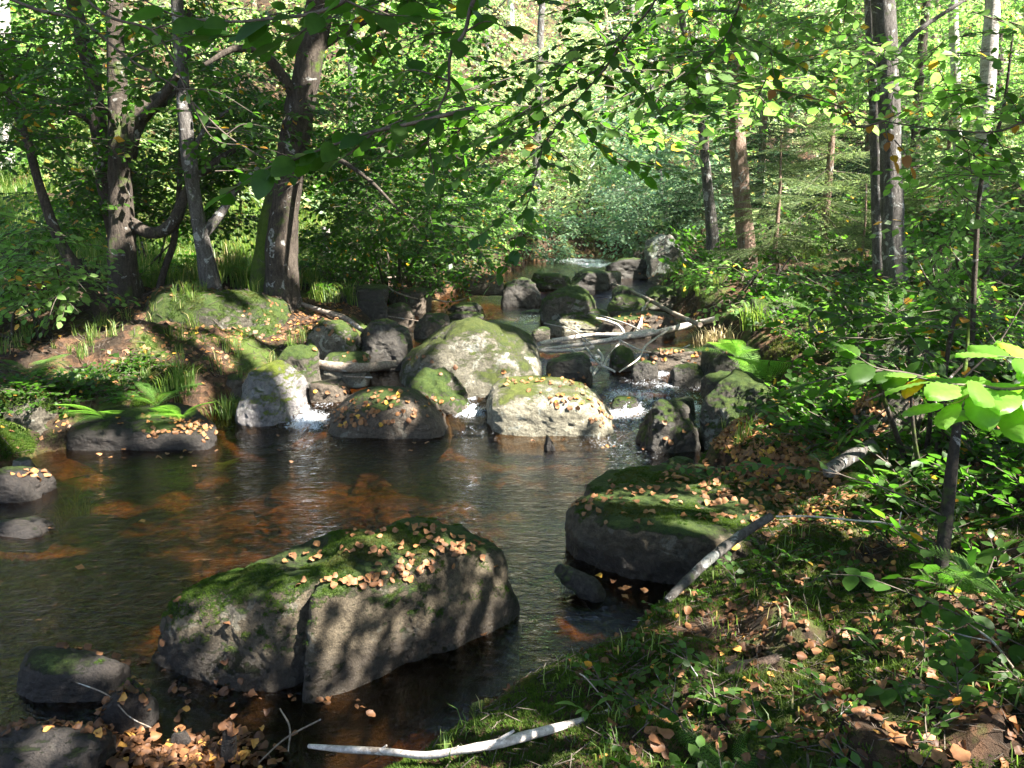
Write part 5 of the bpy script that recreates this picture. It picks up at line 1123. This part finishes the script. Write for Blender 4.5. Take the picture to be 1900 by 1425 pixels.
def fern(label, P, n=7, size=.6, seed=0, dirs=None, mat='fern', group=None):
    rs = np.random.default_rng(seed + 11); P = np.asarray(P, float); t = empty('fern', P)
    for i in range(n):
        a = i / n * 6.28 + rs.uniform(-.3, .3) if dirs is None else dirs[i % len(dirs)] + rs.normal(0, .18)
        D = np.array([[math.cos(a), math.sin(a), rs.uniform(.25, .7)]]); R = frames(D, rs.normal(0, .15, 1)); S = np.array([size / .6 * rs.uniform(.75, 1.1)]); mb = MB()
        stamp(mb, FR[0], FR[1], P[None], R, S, 0); stamp(mb, FR[2], FR[3], P[None], R, S, 0); mb.build('frond', M[mat], t)
    tag(t, label, 'fern', group); return t
def onhit(px, py, lift=.0):
    p, n = hit(px, py)
    if p is None: p = at_z(px, py, .5)
    return p + [0, 0, lift]
def gpt(px, py, z): p = at_z(px, py, z); q, _ = drop(p[0], p[1], 2.5); return q if q is not None else p
fern('sunlit fern arching over the right bank by the middle pool', gpt(1425, 640, .6), 8, .75, 1)
fern('smaller fern hanging toward the cascades under the right bank', gpt(1370, 650, .55), 6, .5, 2, dirs=[3.3, 3.8, 4.3, 4.8])
fern('fern in the shade right of the sunlit arching one', gpt(1530, 610, .65), 7, .6, 3)
fern('bright fern at the right edge of the near bank', at_y(1880, 1130, 2.3), 7, .27, 4, dirs=[2.4, 2.9, 3.3, 3.9])
fern('fern tip standing up at the bottom edge of the photo', gpt(1375, 1440, .38), 3, .22, 5, dirs=[1.2, 1.9, 2.6])
fern('fern on the left bank above the low dark flat boulder', gpt(285, 700, .5), 7, .45, 6)
fern('drooping fern on the earthy left bank above the sunlit boulder', gpt(330, 720, .45), 8, .42, 21, dirs=[4.2, 4.7, 5.2, 5.7, 3.8])
fern('fern drooping over the left end of the low dark flat boulder', gpt(190, 725, .45), 8, .42, 22, dirs=[4.2, 4.7, 5.2, 3.8])
fern('pale fern between the mossy blocky boulder and the grass tuft', gpt(400, 700, .5), 7, .36, 23, dirs=[4.0, 4.7, 5.4, 6.0])
fern('fern hanging over the water at the far left', gpt(120, 745, .45), 7, .4, 24, dirs=[4.2, 4.8, 5.4])
fern('fern at the left shore beside the mossy edge boulder', gpt(60, 700, .5), 7, .4, 7)
fern('fern in front of the rough trunk pair', gpt(1700, 640, .8), 7, .6, 8)
fern('fern low on the right bank behind the wide flat boulder', gpt(1640, 830, .55), 7, .4, 9)
fern('fern behind the thick leaning trunk in the grass', gpt(470, 520, 1.0), 7, .6, 10)

# ------------------------------------------------------------------ broad strap-leaved herbs
def herb(label, P, n, L, seed, mat='fern', wd=.28, up=.8, name='herb', cat='plant', group=None):
    rs = np.random.default_rng(seed); t = empty(name, P); lv, lf = leaf_shape(2, 1.0, wd, .12, .5)
    mb = MB(); sm = MB()
    for i in range(n):
        a = rs.uniform(0, 6.28); D = np.array([math.cos(a), math.sin(a), up * rs.uniform(.6, 1.3)]); D /= np.linalg.norm(D); st = L * rs.uniform(.3, .7); e = np.asarray(P) + D * st
        tube(sm, [P, e], [.0025, .0015], 5, 1); stamp(mb, lv, lf, e[None], frames(D[None] * [1, 1, .6]), np.array([L * rs.uniform(.6, 1)]))
    mb.build('leaves', M[mat], t); sm.build('stalks', M[mat], t); tag(t, label, cat, group)
for k, (px, py, z, n, L, lab) in enumerate([(1320, 1265, .36, 5, .085, 'dock-like herb with long upright leaves in the middle of the near bank'), (1310, 1330, .36, 4, .08, 'small long-leaved herb below the upright one on the near bank'), (1635, 1215, .42, 3, .09, 'herb with one long leaf lit by the sun on the near bank'),
        (1090, 1390, .25, 5, .08, 'small broad-leaved herb beside the white stick'), (1360, 1000, .4, 6, .07, 'herb hanging down the dark face of the wide flat boulder'), (1260, 1010, .35, 5, .06, 'drooping herb rooted at the left part of the wide flat boulder'),
        (1200, 1130, .22, 9, .035, 'tiny bright plant at the water edge beside the birch log'), (1420, 800, .45, 6, .09, 'greyish herb in front of the moss-topped boulder'), (1565, 790, .5, 9, .12, 'leafy herb with a yellow stem on the right bank'), (1500, 760, .5, 8, .12, 'green herb growing right of the moss-topped boulder')]):
    herb(lab, gpt(px, py, z), n, L, 20 + k)

# ------------------------------------------------------------------ ground cover (uncountable): moss, grass, undergrowth, litter
def scatter_poly(n, x0, x1, y0, y1, rs, f=None):
    X = rs.uniform(x0, x1, n * 3); Y = rs.uniform(y0, y1, n * 3)
    if f is not None:
        k = f(X, Y); X, Y = X[k], Y[k]
    return X[:n], Y[:n]
def visible_pts(P, N, wmin=None):
    return P, N
# moss tufts
def tuft(n, h, w, seed):
    rs = np.random.default_rng(seed); V = []; F = []
    for i in range(n):
        a = rs.uniform(0, 6.28); o = rs.normal(0, w, 3) * [1, 1, 0]; tip = o + np.array([math.cos(a) * h * .5, math.sin(a) * h * .5, h * rs.uniform(.6, 1.1)]); s = np.array([-math.sin(a), math.cos(a), 0]) * h * .16
        V += [o - s, o + s, tip]; F.append([3 * i, 3 * i + 1, 3 * i + 2])
    return np.array(V), np.array(F)
def norm_frames(N, rs):
    a = rs.uniform(0, 6.28, len(N)); T = np.stack([np.cos(a), np.sin(a), np.zeros(len(N))], -1); T -= N * (T * N).sum(1)[:, None]; T /= np.linalg.norm(T, axis=1)[:, None] + 1e-9
    return np.stack([T, np.cross(N, T), N], -1)
TU = [tuft(12, .012, .008, s) for s in range(3)]
def moss_on(mb, P, N, rs, sc=(.7, 1.5)):
    R = norm_frames(N, rs); S = rs.uniform(*sc, len(P)); pick = rs.integers(0, 3, len(P))
    for i, (V, F) in enumerate(TU):
        m = pick == i; stamp(mb, V, F, P[m], R[m], S[m])
rs = np.random.default_rng(5)
def moss_part(key, x0, x1, y0, y1, n, nzmin, thr, parent, sc=(.7, 1.5), zmin=.12):
    X, Y = scatter_poly(n, x0, x1, y0, y1, rs); P, N = drops(X, Y); nn = fbm(P * 4.0, 31, 3)
    k = (N[:, 2] > nzmin) & (nn > thr) & (P[:, 2] > zmin); mb = MB(); moss_on(mb, P[k], N[k], rs, sc)
    o = mb.build('moss', M['moss'], parent); o['kind'] = 'stuff'; return o
moss_part('near', -1.62, .06, 2.6, 3.75, 30000, .5, -.25, BOULD['near'][0], (.35, .85))
moss_part('flat', .2, 1.75, 3.6, 5.4, 14000, .4, .0, BOULD['flat'][0], (.4, .95), .2)
moss_part('bankmoss', -3.4, -1.9, 6.4, 8.4, 9000, .3, -.4, BOULD['bankmoss'][0], (.8, 1.5), .6)
# moss of the banks
mb = MB()
X, Y = scatter_poly(42000, -.5, 2.4, 1.2, 4.6, rs, lambda X, Y: X > right_shore(Y) + .02); P, N = drops(X, Y); k = (fbm(P * 2.2, 33, 3) > -.3) & (P[:, 2] > .06); moss_on(mb, P[k], N[k], rs, (.4, 1.4))
X, Y = scatter_poly(9000, -5, -1.8, 5.2, 7.2, rs, lambda X, Y: (X < left_shore(Y)) & (X > left_shore(Y) - .9)); P, N = drops(X, Y); k = (fbm(P * 1.8, 35, 3) > 0) & (P[:, 2] > .06); moss_on(mb, P[k], N[k], rs, (1.5, 2.8))
X, Y = scatter_poly(12000, 1.3, 5, 4.4, 8, rs, lambda X, Y: X > right_shore(Y)); P, N = drops(X, Y); k = (fbm(P * 1.8, 36, 3) > 0) & (P[:, 2] > .06); moss_on(mb, P[k], N[k], rs, (1.5, 2.8))
o = mb.build('moss', M['moss']); tag(o, 'green moss carpet on both banks', 'moss', kind='stuff')
# grass
def blade_tuft(n, h, w, seed, bend=.6):
    rs = np.random.default_rng(seed); V = []; F = []; k = 0
    for i in range(n):
        a = rs.uniform(0, 6.28); o = rs.normal(0, w, 3) * [1, 1, 0]; hh = h * rs.uniform(.5, 1.1); d = np.array([math.cos(a), math.sin(a), 0]); s = np.array([-math.sin(a), math.cos(a), 0]) * .0022 * (1 + h * 3); b_ = bend * rs.uniform(.3, 1.2)
        p1 = o + d * hh * b_ * .3 + [0, 0, hh * .6]; p2 = o + d * hh * b_ + [0, 0, hh * (.95 - .3 * b_)]
        V += [o - s, o + s, p1 + s * .8, p1 - s * .8, p2]; F += [[k, k + 1, k + 2], [k, k + 2, k + 3], [k + 3, k + 2, k + 4]]; k += 5
    return np.array(V), np.array(F)
BT = [blade_tuft(14, .22, .03, s) for s in range(3)]; BS = [blade_tuft(5, .10, .03, s + 9) for s in range(3)]
def grass_at(mb, P, rs, sc, T=BT):
    R = norm_frames(np.tile([0, 0, 1.0], (len(P), 1)), rs); S = rs.uniform(*sc, len(P)); pick = rs.integers(0, 3, len(P))
    for i, (V, F) in enumerate(T):
        m = pick == i; stamp(mb, V, F, P[m], R[m], S[m])
mb = MB()
X, Y = scatter_poly(5200, -10, -1.6, 10, 19, rs, lambda X, Y: X < left_shore(Y) - .3); P = np.stack([X, Y, ground_h(X, Y)], -1); P = P[fbm(P * .9, 41, 3) > -.4]; grass_at(mb, P, rs, (1.0, 1.9))
X, Y = scatter_poly(260, -5, -2, 5.3, 8.5, rs, lambda X, Y: X < left_shore(Y) + .1); P, N = drops(X, Y); P = P[(P[:, 2] > .2) & (fbm(P * 1.5, 42, 3) > .05)]; grass_at(mb, P, rs, (.5, 1.0))
X, Y = scatter_poly(1300, 1.2, 6, 4.8, 14, rs, lambda X, Y: X > right_shore(Y) + .1); P, N = drops(X, Y); P = P[(P[:, 2] > .25) & (fbm(P * 1.2, 43, 3) > 0)]; grass_at(mb, P, rs, (.5, 1.1))
X, Y = scatter_poly(150, -.2, 2.2, 1.4, 3.6, rs, lambda X, Y: X > right_shore(Y) + .05); P, N = drops(X, Y); P = P[P[:, 2] > .1]; grass_at(mb, P, rs, (.5, 1.0), BS)
o = mb.build('grass', M['grass']); tag(o, 'green grass of the meadow and the banks', 'grass', kind='stuff')
def grass_tuft(label, P, n, size, seed, mat='grass'):
    r_ = np.random.default_rng(seed); mb = MB(); Q = np.asarray(P) + r_.normal(0, .05 * size, (n, 3)) * [1, 1, .2]; grass_at(mb, Q, r_, (.8 * size, 1.3 * size)); o = mb.build('grass_tuft', M[mat], origin=np.asarray(P)); tag(o, label, 'grass tuft')
grass_tuft('drooping grass tuft on the slab beside the wet boulder', gpt(425, 690, .45), 16, 1.2, 1)
grass_tuft('green grass tuft on the dark squarish boulder', gpt(690, 590, .6), 14, 1.1, 2)
grass_tuft('straw-coloured grass clump lit by the sun on the right bank', gpt(1340, 590, .7), 18, 1.3, 3, 'straw')
grass_tuft('grass clump beside the sunlit arching fern', gpt(1400, 600, .7), 14, 1.3, 4)
grass_tuft('sparse dry grass hanging at the left shore', gpt(120, 815, .3), 8, 1.0, 5, 'straw')
grass_tuft('dry grass below the mossy blocky boulder', gpt(330, 690, .5), 10, 1.1, 6)
# dry stalks near the white stick
for k, (lab, pa) in enumerate([('bent straw stalk arching over the white stick', [(1000, 1400, 3, .2), (1010, 1330, 3, .32), (1040, 1330, 3, .34), (1080, 1370, 3, .3), (1110, 1390, 2, .26)]), ('seeding straw stalk leaning over the water', [(1165, 1370, 3, .28), (1130, 1310, 3, .36), (1090, 1260, 3, .42), (1075, 1250, 2, .44)]),
        ('thin upright straw stalk left of the white stick', [(880, 1400, 2, .15), (890, 1350, 2, .25), (880, 1340, 2, .27)]), ('pale straw stalk standing at the bottom edge', [(1062, 1420, 4, .3), (1060, 1390, 3, .34), (1058, 1375, 3, .36)])]):
    wood_on(lab, [pa], 'straw_stem' if 'straw_stem' in M else 'deadwood', .3, name='grass_stalk', cat='grass stalk', seed=40 + k, sides=5)
# leafy undergrowth
UG = [spray(300 + s, 7, .22, .045, 1, .5, .7) for s in range(3)]
mb = MB()
def undergrowth(X, Y, rs, up=.5, sc=(.6, 1.3), zmin=.2, thr=-.1, T=UG):
    P, N = drops(X, Y); k = (P[:, 2] > zmin) & (fbm(P * 1.6, 51, 3) > thr); P = P[k]; D = flat_dirs(len(P), rs, -up); R = frames(D, rs.normal(0, .3, len(P))); S = rs.uniform(*sc, len(P)); pick = rs.integers(0, len(T), len(P))
    P = P + [0, 0, .01]
    for i, (V, F, tv, tf) in enumerate(T):
        m = pick == i; stamp(mb, V, F, P[m], R[m], S[m], 0); stamp(mb, tv, tf, P[m], R[m], S[m], 1)
X, Y = scatter_poly(1500, 1.4, 5.5, 4.6, 9.5, rs, lambda X, Y: X > right_shore(Y) + .25); undergrowth(X, Y, rs, .7, (.7, 1.8), .3, -.2)
X, Y = scatter_poly(900, 1.8, 8, 9, 15, rs, lambda X, Y: X > right_shore(Y) + .25); undergrowth(X, Y, rs, .8, (1.2, 2.4), .3, -.3)
X, Y = scatter_poly(620, .3, 3.4, 1.3, 4.6, rs, lambda X, Y: X > right_shore(Y) + .06); undergrowth(X, Y, rs, .6, (.3, .85), .15, -.15)
X, Y = scatter_poly(420, 1.6, 4, 2.6, 5.6, rs, lambda X, Y: X > right_shore(Y) + .6); undergrowth(X, Y, rs, .9, (.8, 1.8), .15, -.3)
X, Y = scatter_poly(700, -5.5, -2, 5.6, 7.4, rs, lambda X, Y: (X < left_shore(Y) + .15) & (X > left_shore(Y) - .9) & ((Y < 6.35) | (X < -3.2))); undergrowth(X, Y, rs, .35, (.6, 1.3), .25, .02)
X, Y = scatter_poly(600, -10, -1.7, 10, 14, rs, lambda X, Y: X < left_shore(Y) - .2); undergrowth(X, Y, rs, .7, (1.0, 2.2), .3, .0)
o = mb.build('undergrowth', [M['leaf'], M['twig']]); tag(o, 'low green herbs and seedlings of the forest floor', 'undergrowth', kind='stuff')

mb = MB(); rs = np.random.default_rng(91)
X, Y = scatter_poly(6500, -26, 26, 15.0, 46, rs, lambda X, Y: (X < left_shore(Y) - .2) | (X > right_shore(Y) + .2)); P = np.stack([X, Y, ground_h(X, Y) + .05], -1); P = P[fbm(P * .5, 92, 3) > -.7]
foliage(mb, P, flat_dirs(len(P), rs, -.7), 'big', (.5, 1.3), rs, False, False)
o = mb.build('brushwood', [M['leaf_far'], M['twig']]); tag(o, 'pale leafy brushwood covering the far slopes', 'brushwood', kind='stuff')
# litter
def litter_shapes():
    out = []
    for s in range(9):
        r_ = np.random.default_rng(s + 3); V, F = leaf_shape(2, 1.0, r_.uniform(.55, .9), r_.uniform(-.35, .4), r_.uniform(-.6, .8), .07); V = V - [.5, 0, 0]
        V[:, 2] += .22 * np.sin(V[:, 0] * 4 + s) * V[:, 1] * 2 + .09 * np.cos(V[:, 1] * 6 + s); V[:, 2] -= V[:, 2].min() * .9; out.append((V, F))
    return out
LS = litter_shapes()
LSL = [leaf_shape(0, 1.0, .75) for _ in range(1)]
leafmesh = []
for i, (V, F) in enumerate(LS):
    for mm in ('litter', 'litter_dark'):
        pass
LM = {}
def leaf_material_single(name, c, dk=.6):
    m, t, out = mat_new(name); q = NT(t); oi = q.n('ShaderNodeObjectInfo').outputs['Random']
    cc = q.ramp(oi, [(0, c[0]), (.35, c[1]), (.7, c[2]), (1, c[3])]); g = q.n('ShaderNodeTexCoord').outputs['Object']
    cc = q.mix(q.ramp(q.noise(3, 4, .6, g), [(.4, .5), (.6, 0)]), cc, tuple(x * dk for x in c[2]))
    p = q.n('ShaderNodeBsdfPrincipled', {'Base Color': cc, 'Roughness': .55, 'Specular IOR Level': .3}); tr = q.n('ShaderNodeBsdfTranslucent', {'Color': cc})
    t.links.new(q.n('ShaderNodeMixShader', {0: .18, 1: p.outputs[0], 2: tr.outputs[0]}).outputs[0], out.inputs[0]); return m
M['oneleaf'] = leaf_material_single('fallen_leaf_single', [(.12, .055, .025), (.34, .17, .08), (.20, .09, .04), (.42, .20, .07)])
PROTO = []
for i, (V, F) in enumerate(LS):
    me = bpy.data.meshes.new('fallen_leaf'); me.from_pydata(V.tolist(), [], F.tolist()); me.materials.append(M['oneleaf'])
    for p in me.polygons: p.use_smooth = True
    PROTO.append(me)
LEAVES = {'n': 0}; USED = []
def one_leaf(P, N, size, rs, label, group):
    o = bpy.data.objects.new('fallen_leaf', PROTO[rs.integers(len(PROTO))]); COL.objects.link(o)
    N = N + rs.normal(0, .22, 3); N /= np.linalg.norm(N); R = norm_frames(N[None], rs)[0]
    Mx = Matrix(R.tolist()).to_4x4(); o.matrix_world = Matrix.Translation(Vector((P + N * .010).tolist())) @ Mx @ Matrix.Scale(size, 4)
    tag(o, label, 'fallen leaf', group); LEAVES['n'] += 1
def leaf_cluster(spots, group, rs, size, cond):
    for (px, py, sx, sy, n, lab) in spots:
        for _ in range(n):
            P, N = hit(px + rs.normal() * sx, py + rs.normal() * sy)
            if P is None: continue
            if N[2] < 0: N = -N
            if N[2] < .45 or P[2] < .05 or not cond(P): continue
            one_leaf(P, N, rs.uniform(*size), rs, lab, group + ', ' + lab.split('leaf ', 1)[1])
rl = np.random.default_rng(9)
B_ = 'of the largest foreground boulder'
leaf_cluster([(850, 1010, 34, 14, 30, 'tan leaf in the dense drift near the right end ' + B_), (800, 1050, 40, 10, 26, 'pinkish leaf in the drift curving across the middle top ' + B_), (735, 1072, 50, 6, 14, 'brown leaf along the front edge right of the cleft ' + B_),
              (630, 1080, 40, 5, 16, 'pinkish leaf along the front edge beside the cleft ' + B_), (700, 988, 45, 7, 14, 'tan leaf near the back edge ' + B_), (680, 1025, 45, 9, 16, 'loose tan leaf on the moss in the centre ' + B_), (780, 985, 40, 6, 10, 'leaf in the row along the rear right edge ' + B_),
              (560, 1035, 40, 14, 8, 'scattered leaf on the sloping left part ' + B_)], 'foreground boulder', rl, (.027, .046), lambda P: P[0] < .1 and P[1] < 4)
F_ = 'of the wide flat-topped boulder'
leaf_cluster([(1130, 925, 38, 11, 24, 'tan leaf in the drift at the left end ' + F_), (1090, 945, 20, 10, 7, 'leaf by the left front corner ' + F_), (1200, 915, 30, 10, 9, 'leaf on the mossy middle ' + F_), (1270, 888, 40, 12, 20, 'leaf near the back edge ' + F_), (1350, 900, 50, 16, 26, 'sunlit leaf on the right part ' + F_), (1300, 925, 40, 12, 8, 'leaf near the dark front edge ' + F_)],
             'flat boulder', rl, (.032, .05), lambda P: P[1] > 3.6)
leaf_cluster([(1480, 1235, 60, 30, 12, 'brown leaf in the moss around the rotten pinkish stick'), (1570, 1180, 60, 22, 14, 'pale sunlit leaf on the brightest moss strip of the near bank'), (1250, 1240, 40, 40, 8, 'orange-brown leaf in the moss on the left part of the near bank'), (1300, 1110, 40, 25, 6, 'brown leaf in the grass beside the lower end of the birch log'),
              (1450, 1050, 50, 30, 9, 'leaf on the mossy bank right of the birch log'), (1660, 1210, 40, 20, 7, 'leaf under the low dark beech twig on the near bank'), (1720, 1280, 40, 35, 10, 'leaf in the bottom right litter below the beech twig'), (1340, 1360, 60, 35, 12, 'brown leaf around the fern tip at the bottom edge'),
              (1510, 1350, 60, 35, 10, 'dark brown leaf in the shaded moss at the bottom right'), (1560, 1285, 50, 25, 7, 'leaf in the dark hollow below the sunlit moss strip'), (1200, 1380, 30, 25, 6, 'pale leaf among the dry stalks at the bottom centre'), (1700, 1395, 40, 15, 7, 'bright sunlit leaf at the bottom edge on the right')],
             'near right bank', rl, (.024, .052), lambda P: P[0] > right_shore(np.array([P[1]]))[0] and P[1] < 3.6)
# everything else
mb = MB()
def litter(P, N, rs, sc, lod=True, mat=0, tilt=.25):
    N = N + rs.normal(0, tilt, N.shape); N /= np.linalg.norm(N, axis=1)[:, None]; R = norm_frames(N, rs); S = rs.uniform(*sc, len(P)); T = LS if lod else LSL; pick = rs.integers(0, len(T), len(P)); P = P + N * .004
    for i, (V, F) in enumerate(T):
        m = pick == i; stamp(mb, V, F, P[m], R[m], S[m], mat)
def twiglets(P, N, rs, sc=1.0):
    V = np.array([[0, -.5, 0], [0, .5, 0], [0, 0, .9], [20, -.4, 0], [20, .4, 0], [20, 0, .7]]) * .0016; F = np.array([[0, 3, 4, 1], [1, 4, 5, 2], [2, 5, 3, 0]])
    stamp(mb, V, F, P + N * .006, norm_frames(N + rs.normal(0, .15, N.shape), rs), rs.uniform(.5, 2.2, len(P)) * sc, 2)
def litter_px(spots, rs, sc, zw=None, lod=True, mat=0, nz=.3):
    P = []; N = []
    for (px, py, sx, sy, n) in spots:
        for _ in range(n):
            p, nn = hit(px + rs.normal() * sx, py + rs.normal() * sy)
            if p is None: continue
            if nn[2] < 0: nn = -nn
            if nn[2] < nz: continue
            if zw is not None and p[2] < zw:      # floats
                continue
            P.append(p); N.append(nn)
    if P: litter(np.array(P), np.array(N), rs, sc, lod, mat)
litter_px([(1420, 930, 60, 25, 130), (1450, 890, 60, 15, 130), (1380, 870, 60, 8, 80), (1520, 930, 40, 25, 80), (1090, 745, 50, 25, 70), (1110, 780, 30, 15, 20), (1120, 715, 20, 8, 20), (1030, 710, 50, 4, 25), (720, 755, 60, 18, 90), (690, 790, 40, 8, 40), (650, 770, 30, 10, 30), (330, 790, 45, 10, 70), (380, 800, 30, 8, 20), (60, 880, 25, 8, 14), (1240, 790, 25, 20, 10), (610, 722, 20, 5, 9), (1250, 660, 40, 6, 60), (1220, 590, 50, 8, 40), (1240, 513, 35, 5, 40), (900, 515, 50, 6, 60), (760, 545, 30, 8, 30), (700, 668, 40, 8, 40), (600, 610, 40, 15, 40), (1170, 600, 40, 8, 30), (880, 690, 60, 10, 4)], rl, (.035, .055), .03)
X, Y = scatter_poly(3200, .4, 3.2, 1.3, 6.6, rs, lambda X, Y: X > right_shore(Y) + .02); P, N = drops(X, Y); k = (fbm(P * 2.0, 61, 3) > .12) & (P[:, 2] > .08) & ~((P[:, 1] < 3.6) & (rs.uniform(size=len(P)) < .45)); litter(P[k], N[k], rs, (.018, .044))
X, Y = scatter_poly(6000, -.3, 3.0, 1.2, 5.0, rs, lambda X, Y: X > right_shore(Y) + .03); P, N = drops(X, Y); k = (fbm(P * 2.2, 33, 3) < -.12) & (P[:, 2] > .06); litter(P[k], N[k], rs, (.016, .040), True, 1, .35)
X, Y = scatter_poly(1300, .2, 2.6, 1.2, 3.2, rs, lambda X, Y: X > right_shore(Y) + .1); P, N = drops(X, Y); litter(P, N, rs, (.016, .042), True, 1, .3)
X, Y = scatter_poly(7000, -.3, 3.0, 1.2, 5.0, rs, lambda X, Y: X > right_shore(Y) + .03); P, N = drops(X, Y); twiglets(P, N, rs)
X, Y = scatter_poly(2600, -6, -1.9, 5.6, 9, rs, lambda X, Y: X < left_shore(Y)); P, N = drops(X, Y); twiglets(P, N, rs, 1.6)
X, Y = scatter_poly(3000, 1.2, 2.3, 4.5, 5.9, rs, lambda X, Y: X > right_shore(Y) - .1); P, N = drops(X, Y); k = (P[:, 2] > .25); litter(P[k], N[k], rs, (.035, .055))
X, Y = scatter_poly(7000, -6.5, -1.8, 5.8, 10, rs, lambda X, Y: X < left_shore(Y)); P, N = drops(X, Y); k = (fbm(P * 1.8, 62, 3) > -.05) & (P[:, 2] > .08); litter(P[k], N[k], rs, (.035, .06), False)
X, Y = scatter_poly(5000, -12, 10, 9, 17, rs, lambda X, Y: (X < left_shore(Y)) | (X > right_shore(Y))); P = np.stack([X, Y, ground_h(X, Y)], -1); N = np.tile([0, 0, 1.0], (len(P), 1)); k = fbm(P * .9, 63, 3) > -.1; litter(P[k], N[k], rs, (.06, .10), False)
# floating and sunken leaves of the foreground shallows
def floating(spots, rs, sc, z=.004, mat=0, tilt=.05, zr=0):
    P = []
    for (px, py, sx, sy, n) in spots:
        for _ in range(n):
            p = at_z(px + rs.normal() * sx, py + rs.normal() * sy, z); q, _n = drop(p[0], p[1], 2.0)
            if q is not None and q[2] > z + .02: q = q.copy(); p = q
            p[2] += rs.uniform(-zr, 0); P.append(p)
    P = np.array(P); litter(P, np.tile([0, 0, 1.0], (len(P), 1)), rs, sc, True, mat, tilt)
floating([(330, 1400, 80, 18, 220), (250, 1360, 40, 20, 60), (400, 1400, 50, 12, 90), (200, 1230, 60, 12, 40), (120, 1230, 40, 8, 14), (90, 1395, 60, 15, 40), (250, 1330, 25, 20, 14), (380, 1290, 70, 20, 16), (480, 1300, 60, 12, 8), (640, 1310, 30, 8, 6), (470, 1370, 60, 20, 20)], rl, (.022, .045), .006, 1, .3)
floating([(900, 1130, 30, 30, 4), (1160, 1090, 40, 12, 8), (1180, 1060, 40, 8, 6), (120, 1000, 60, 40, 5), (300, 850, 80, 10, 10), (700, 830, 200, 10, 10), (1100, 830, 50, 10, 5)], rl, (.035, .05), .006, 0, .05)
o = mb.build('leaf_litter', [M['litter'], M['litter_dark'], M['twig']]); tag(o, 'brown and orange fallen leaves spread over the banks, rocks and shallows', 'leaf litter', kind='stuff')
# ------------------------------------------------------------------ haze of the valley
m, t, out = mat_new('air'); v = t.nodes.new('ShaderNodeVolumePrincipled'); v.inputs['Color'].default_value = (.93, .97, .95, 1); v.inputs['Density'].default_value = HAZE; v.inputs['Anisotropy'].default_value = .2
t.links.new(v.outputs[0], out.inputs['Volume'])
mb = MB(); q8 = np.array([[x, y, z] for z in (-2.5, 34) for y in (-18, 95) for x in (-75, 75)], float)
mb.add(q8, [[0, 2, 3, 1], [4, 5, 7, 6], [0, 1, 5, 4], [2, 6, 7, 3], [0, 4, 6, 2], [1, 3, 7, 5]])
hz = mb.build('haze', m, smooth=False); tag(hz, 'thin bright haze of the valley air', 'haze', kind='stuff')
cy.volume_bounces = 0; cy.volume_step_rate = 4.0
print('TAGGED leaves', LEAVES['n'], 'objects', len(SC.objects), 'verts', sum(len(o.data.vertices) for o in SC.objects if o.type == 'MESH'))
